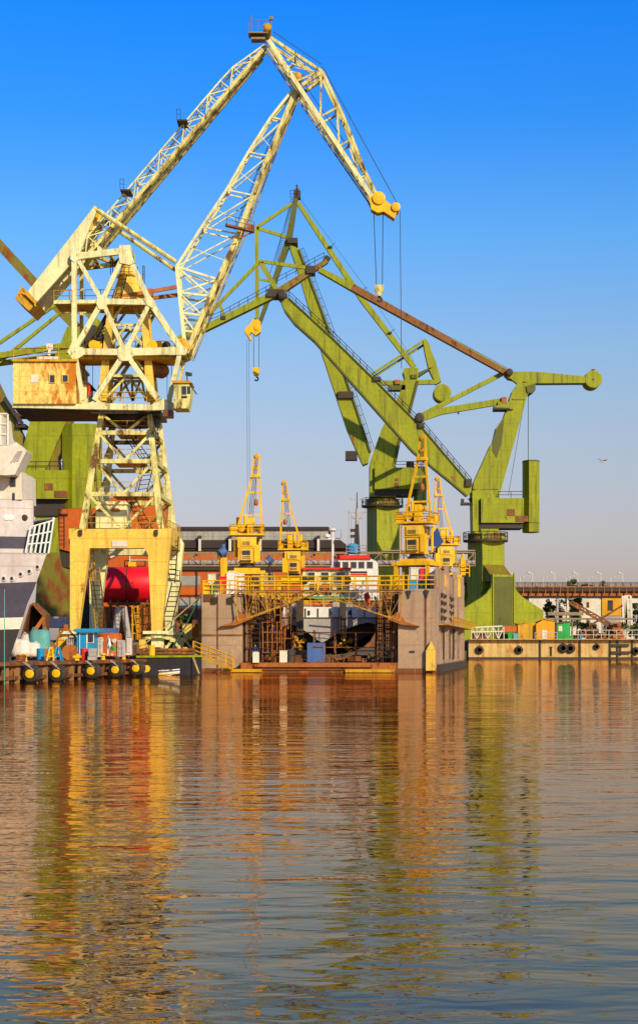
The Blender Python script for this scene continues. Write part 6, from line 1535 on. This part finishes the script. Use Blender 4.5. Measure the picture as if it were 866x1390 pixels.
for i,(px,py,Y,sd_) in enumerate([(722.6,779,YBR+.5,-1),(752.8,778.5,YBR+.5,-1),(784,779,YBR+.5,-1),(815.4,778.5,YBR+.5,-1),(845,779,YBR+.5,-1),(737,785,YBR+9.3,1),(768,785,YBR+9.3,1),(799,785,YBR+9.3,1),(829,785,YBR+9.3,1),(706,785,YBR+9.3,1),(695,779,YBR+.5,-1)]):
    p=at(px,796,Y)
    if lm is None:
        H_=(at(0,779,Y).z-p.z); lm=thing('street_lamp',tuple(p),'x','street lamp'); m=MB(); m.tube(p,p+UP*H_,.13,6,.09); m.tube(p+UP*H_,p+UP*(H_+.25)+V((-.75,0,0)),.09,6); m.build('pole','whitewall',lm)
        m=MB(); m.lathe([(.1,0),(.4,.08),(.36,.3),(.12,.42)],p+UP*(H_+.1)+V((-.95,0,0)),'z',12); m.build('lamp_head','whitewall',lm); o=lm; base=tuple(p)
    else: o=dup(lm); o.location=tuple(p)
    if sd_>0: o.scale=(-.9,.9,.68)
    tag(o,'curved white street lamp in the near row on the bridge' if sd_<0 else 'shorter street lamp of the far row on the bridge','street lamp','near row of bridge lamps' if sd_<0 else 'far row of bridge lamps')
# buildings behind the bridge
YV_=485
t=thing('building',(at(750,0,YV_).x,YV_+8,z38),'white plastered building behind the bridge with two small dark openings','building')
m=MB(); m.pbox(718,811,817,868,YV_,16); m.build('wall','whitewall',t); m=MB(); m.pbox(716,808.5,819,811,YV_-.5,17); m.build('roof','roof',t)
for x,y0,y1 in ((796,817,825),(796,829,835),(796,840,848)): m=MB(); m.pbox(x,y0,x+4,y1,YV_-.1,.12); f_=m.build('window_frame','amber',t); m=MB(); m.pbox(x+.8,y0+.8,x+3.4,y1-.3,YV_-.16,.06); m.build('pane','window',f_)
t=thing('building',(at(830,0,YV_).x,YV_+8,z38),'amber orange building behind the bridge with a tall dark window','building')
m=MB(); m.pbox(817.2,811,843.5,836,YV_-.4,14); m.build('wall','amber',t); m=MB(); m.pbox(817.2,836.2,843.5,868,YV_-.2,14); m.build('base_wall','grey',t); m=MB(); m.pbox(825,815,832,829,YV_-.5,.12); m.build('window','window',t); m=MB(); m.pbox(817,809,844,811,YV_-.8,15); m.build('roof','roof',t)
t=thing('building',(at(880,0,YV_).x,YV_+8,z38),'pale building partly hidden by the trestle at the right edge','building')
m=MB(); m.pbox(850,811,940,828,YV_+2,14); m.build('wall','whitewall',t); m=MB(); m.pbox(850,828.2,940,868,YV_+2.2,14); m.build('base_wall','grey',t); m=MB(); m.pbox(849,809,941,811,YV_+1.5,15); m.build('roof','roof',t)
def tree(px,Y,ybot_z,ytop,wpx,label,mat='leaf',n=1500,seed=1,name='tree',cat='tree',grp='trees around the bridge'):
    rr=random.Random(seed); p=at(px,0,Y); zt_=at(0,ytop,Y).z; H_=zt_-ybot_z; W_=wpx/ppm(Y)/2
    t=thing(name,(p.x,Y,ybot_z),label,cat,grp)
    m=MB(); m.tube(V((p.x,Y,ybot_z)),V((p.x+.1*W_,Y,ybot_z+H_*.45)),max(.12,H_*.028),7,max(.08,H_*.016)); limbs=[]
    for k in range(6):
        a=k*1.05+rr.random(); e=V((p.x+W_*.55*math.cos(a),Y+W_*.55*math.sin(a),ybot_z+H_*rr.uniform(.6,.85))); m.tube(V((p.x+.05*W_,Y,ybot_z+H_*(.3+.04*k))),e,max(.06,H_*.012),5,.03); limbs.append(e)
    m.build('trunk','bark',t)
    cl=[(V((p.x+W_*rr.uniform(-.75,.75),Y+W_*rr.uniform(-.7,.7),zt_-W_*.35-(H_-W_*.35)*rr.random()**1.5*.6)),rr.uniform(.28,.46)*W_) for _ in range(18)]+[(V((p.x,Y,zt_-.42*W_)),.4*W_)]
    m=MB()
    for k in range(n):
        c,r0=cl[rr.randrange(len(cl))]; d=V((rr.gauss(0,1),rr.gauss(0,1),rr.gauss(0,.8))).normalized()*r0*rr.uniform(.5,1.15); q=c+d
        if q.z>zt_: q.z=zt_-rr.random()*.3*r0
        s_=rr.uniform(.12,.26)*max(.7,W_*.16)*1.8; a=V((rr.gauss(0,1),rr.gauss(0,1),rr.gauss(0,1))).normalized(); b=a.cross(V((rr.gauss(0,1),rr.gauss(0,1),rr.gauss(0,1)))).normalized()
        m.add([q-a*s_,q+b*s_*.6,q+a*s_,q-b*s_*.6],[(0,1,2,3)])
    m.build('crown',mat,t); return t
tree(744,462,z38,813,16,'small dark tree left under the bridge deck',seed=2); tree(757,466,z38,812,18,'dark tree between the bridge piers',seed=3,mat='leaf2'); tree(776,460,z38,811,22,'bushy dark tree right of the white bridge pier',seed=4); tree(783,464,z38,812,18,'olive tree in front of the white building',seed=5,mat='leaf2')
tree(772,520,z38,789,13,'tree top rising above the bridge, left',seed=6); tree(780,522,z38,786,13,'tallest tree top above the bridge railing',seed=7); tree(798,520,z38,792,20,'low wide tree top above the bridge, middle',seed=8); tree(819,520,z38,788,13,'narrow tree top above the bridge, right',seed=9); tree(792,518,z38,793,10,'small tree top left of the wide one above the bridge',seed=10)
tree(864,470,z38,818,16,'dark tree beyond the trestle at the right edge',seed=11); tree(838,400,z38,845,34,'wide olive shrub behind the scrap heaps',seed=12,mat='leaf2',name='shrub',cat='shrub'); tree(798,400,z38,845,24,'olive shrub behind the chain heap',seed=13,mat='leaf2',name='shrub',cat='shrub'); tree(862,380,z38,848,16,'green shrub at the right edge of the quay',seed=14,mat='leaf2',name='shrub',cat='shrub')
tree(250,190,GL,835,20,'dark shrub left of the dock wall under the rope',seed=15,name='shrub',cat='shrub')
# low far buildings closing the view behind the dock
m=MB(); m.pbox(480,800,612,880,300,8); o=m.build('shed','brown') ; tag(o,'low brown storage hall hidden behind the floating dock','building'); k=MB(); k.pslab([(478,800),(550,794),(614,800)],299.5,9); k.build('roof','roof',o)
# gull
m=MB(); Yg=240; c=at(818,627,Yg)
m.lathe([(.02,-.32),(.07,-.2),(.11,0),(.09,.16),(.05,.3),(.02,.36)],c,'x',10)
m.cur=1
for s,tipz,tx in ((-1,.52,-.75),(1,.30,.62)):
    a=c+V((s*.02,s*-.08,.06)); mid=c+V((tx*.55,-.2*s,tipz*.75)); tip=c+V((tx,-.3*s,tipz)); m.slab([a+V((-.10,0,0)),a+V((.12,0,0)),mid+V((.08,0,-.05)),tip,mid+V((-.1,0,.02))],(0,.03,.02))
m.slab([c+V((-.3,0,0)),c+V((-.46,-.06,-.02)),c+V((-.46,.06,-.02))],(0,0,.02))
g_=m.build('gull',['feather','featherd']); tag(g_,'gull in flight with dark raised wings right of the green cranes','bird')
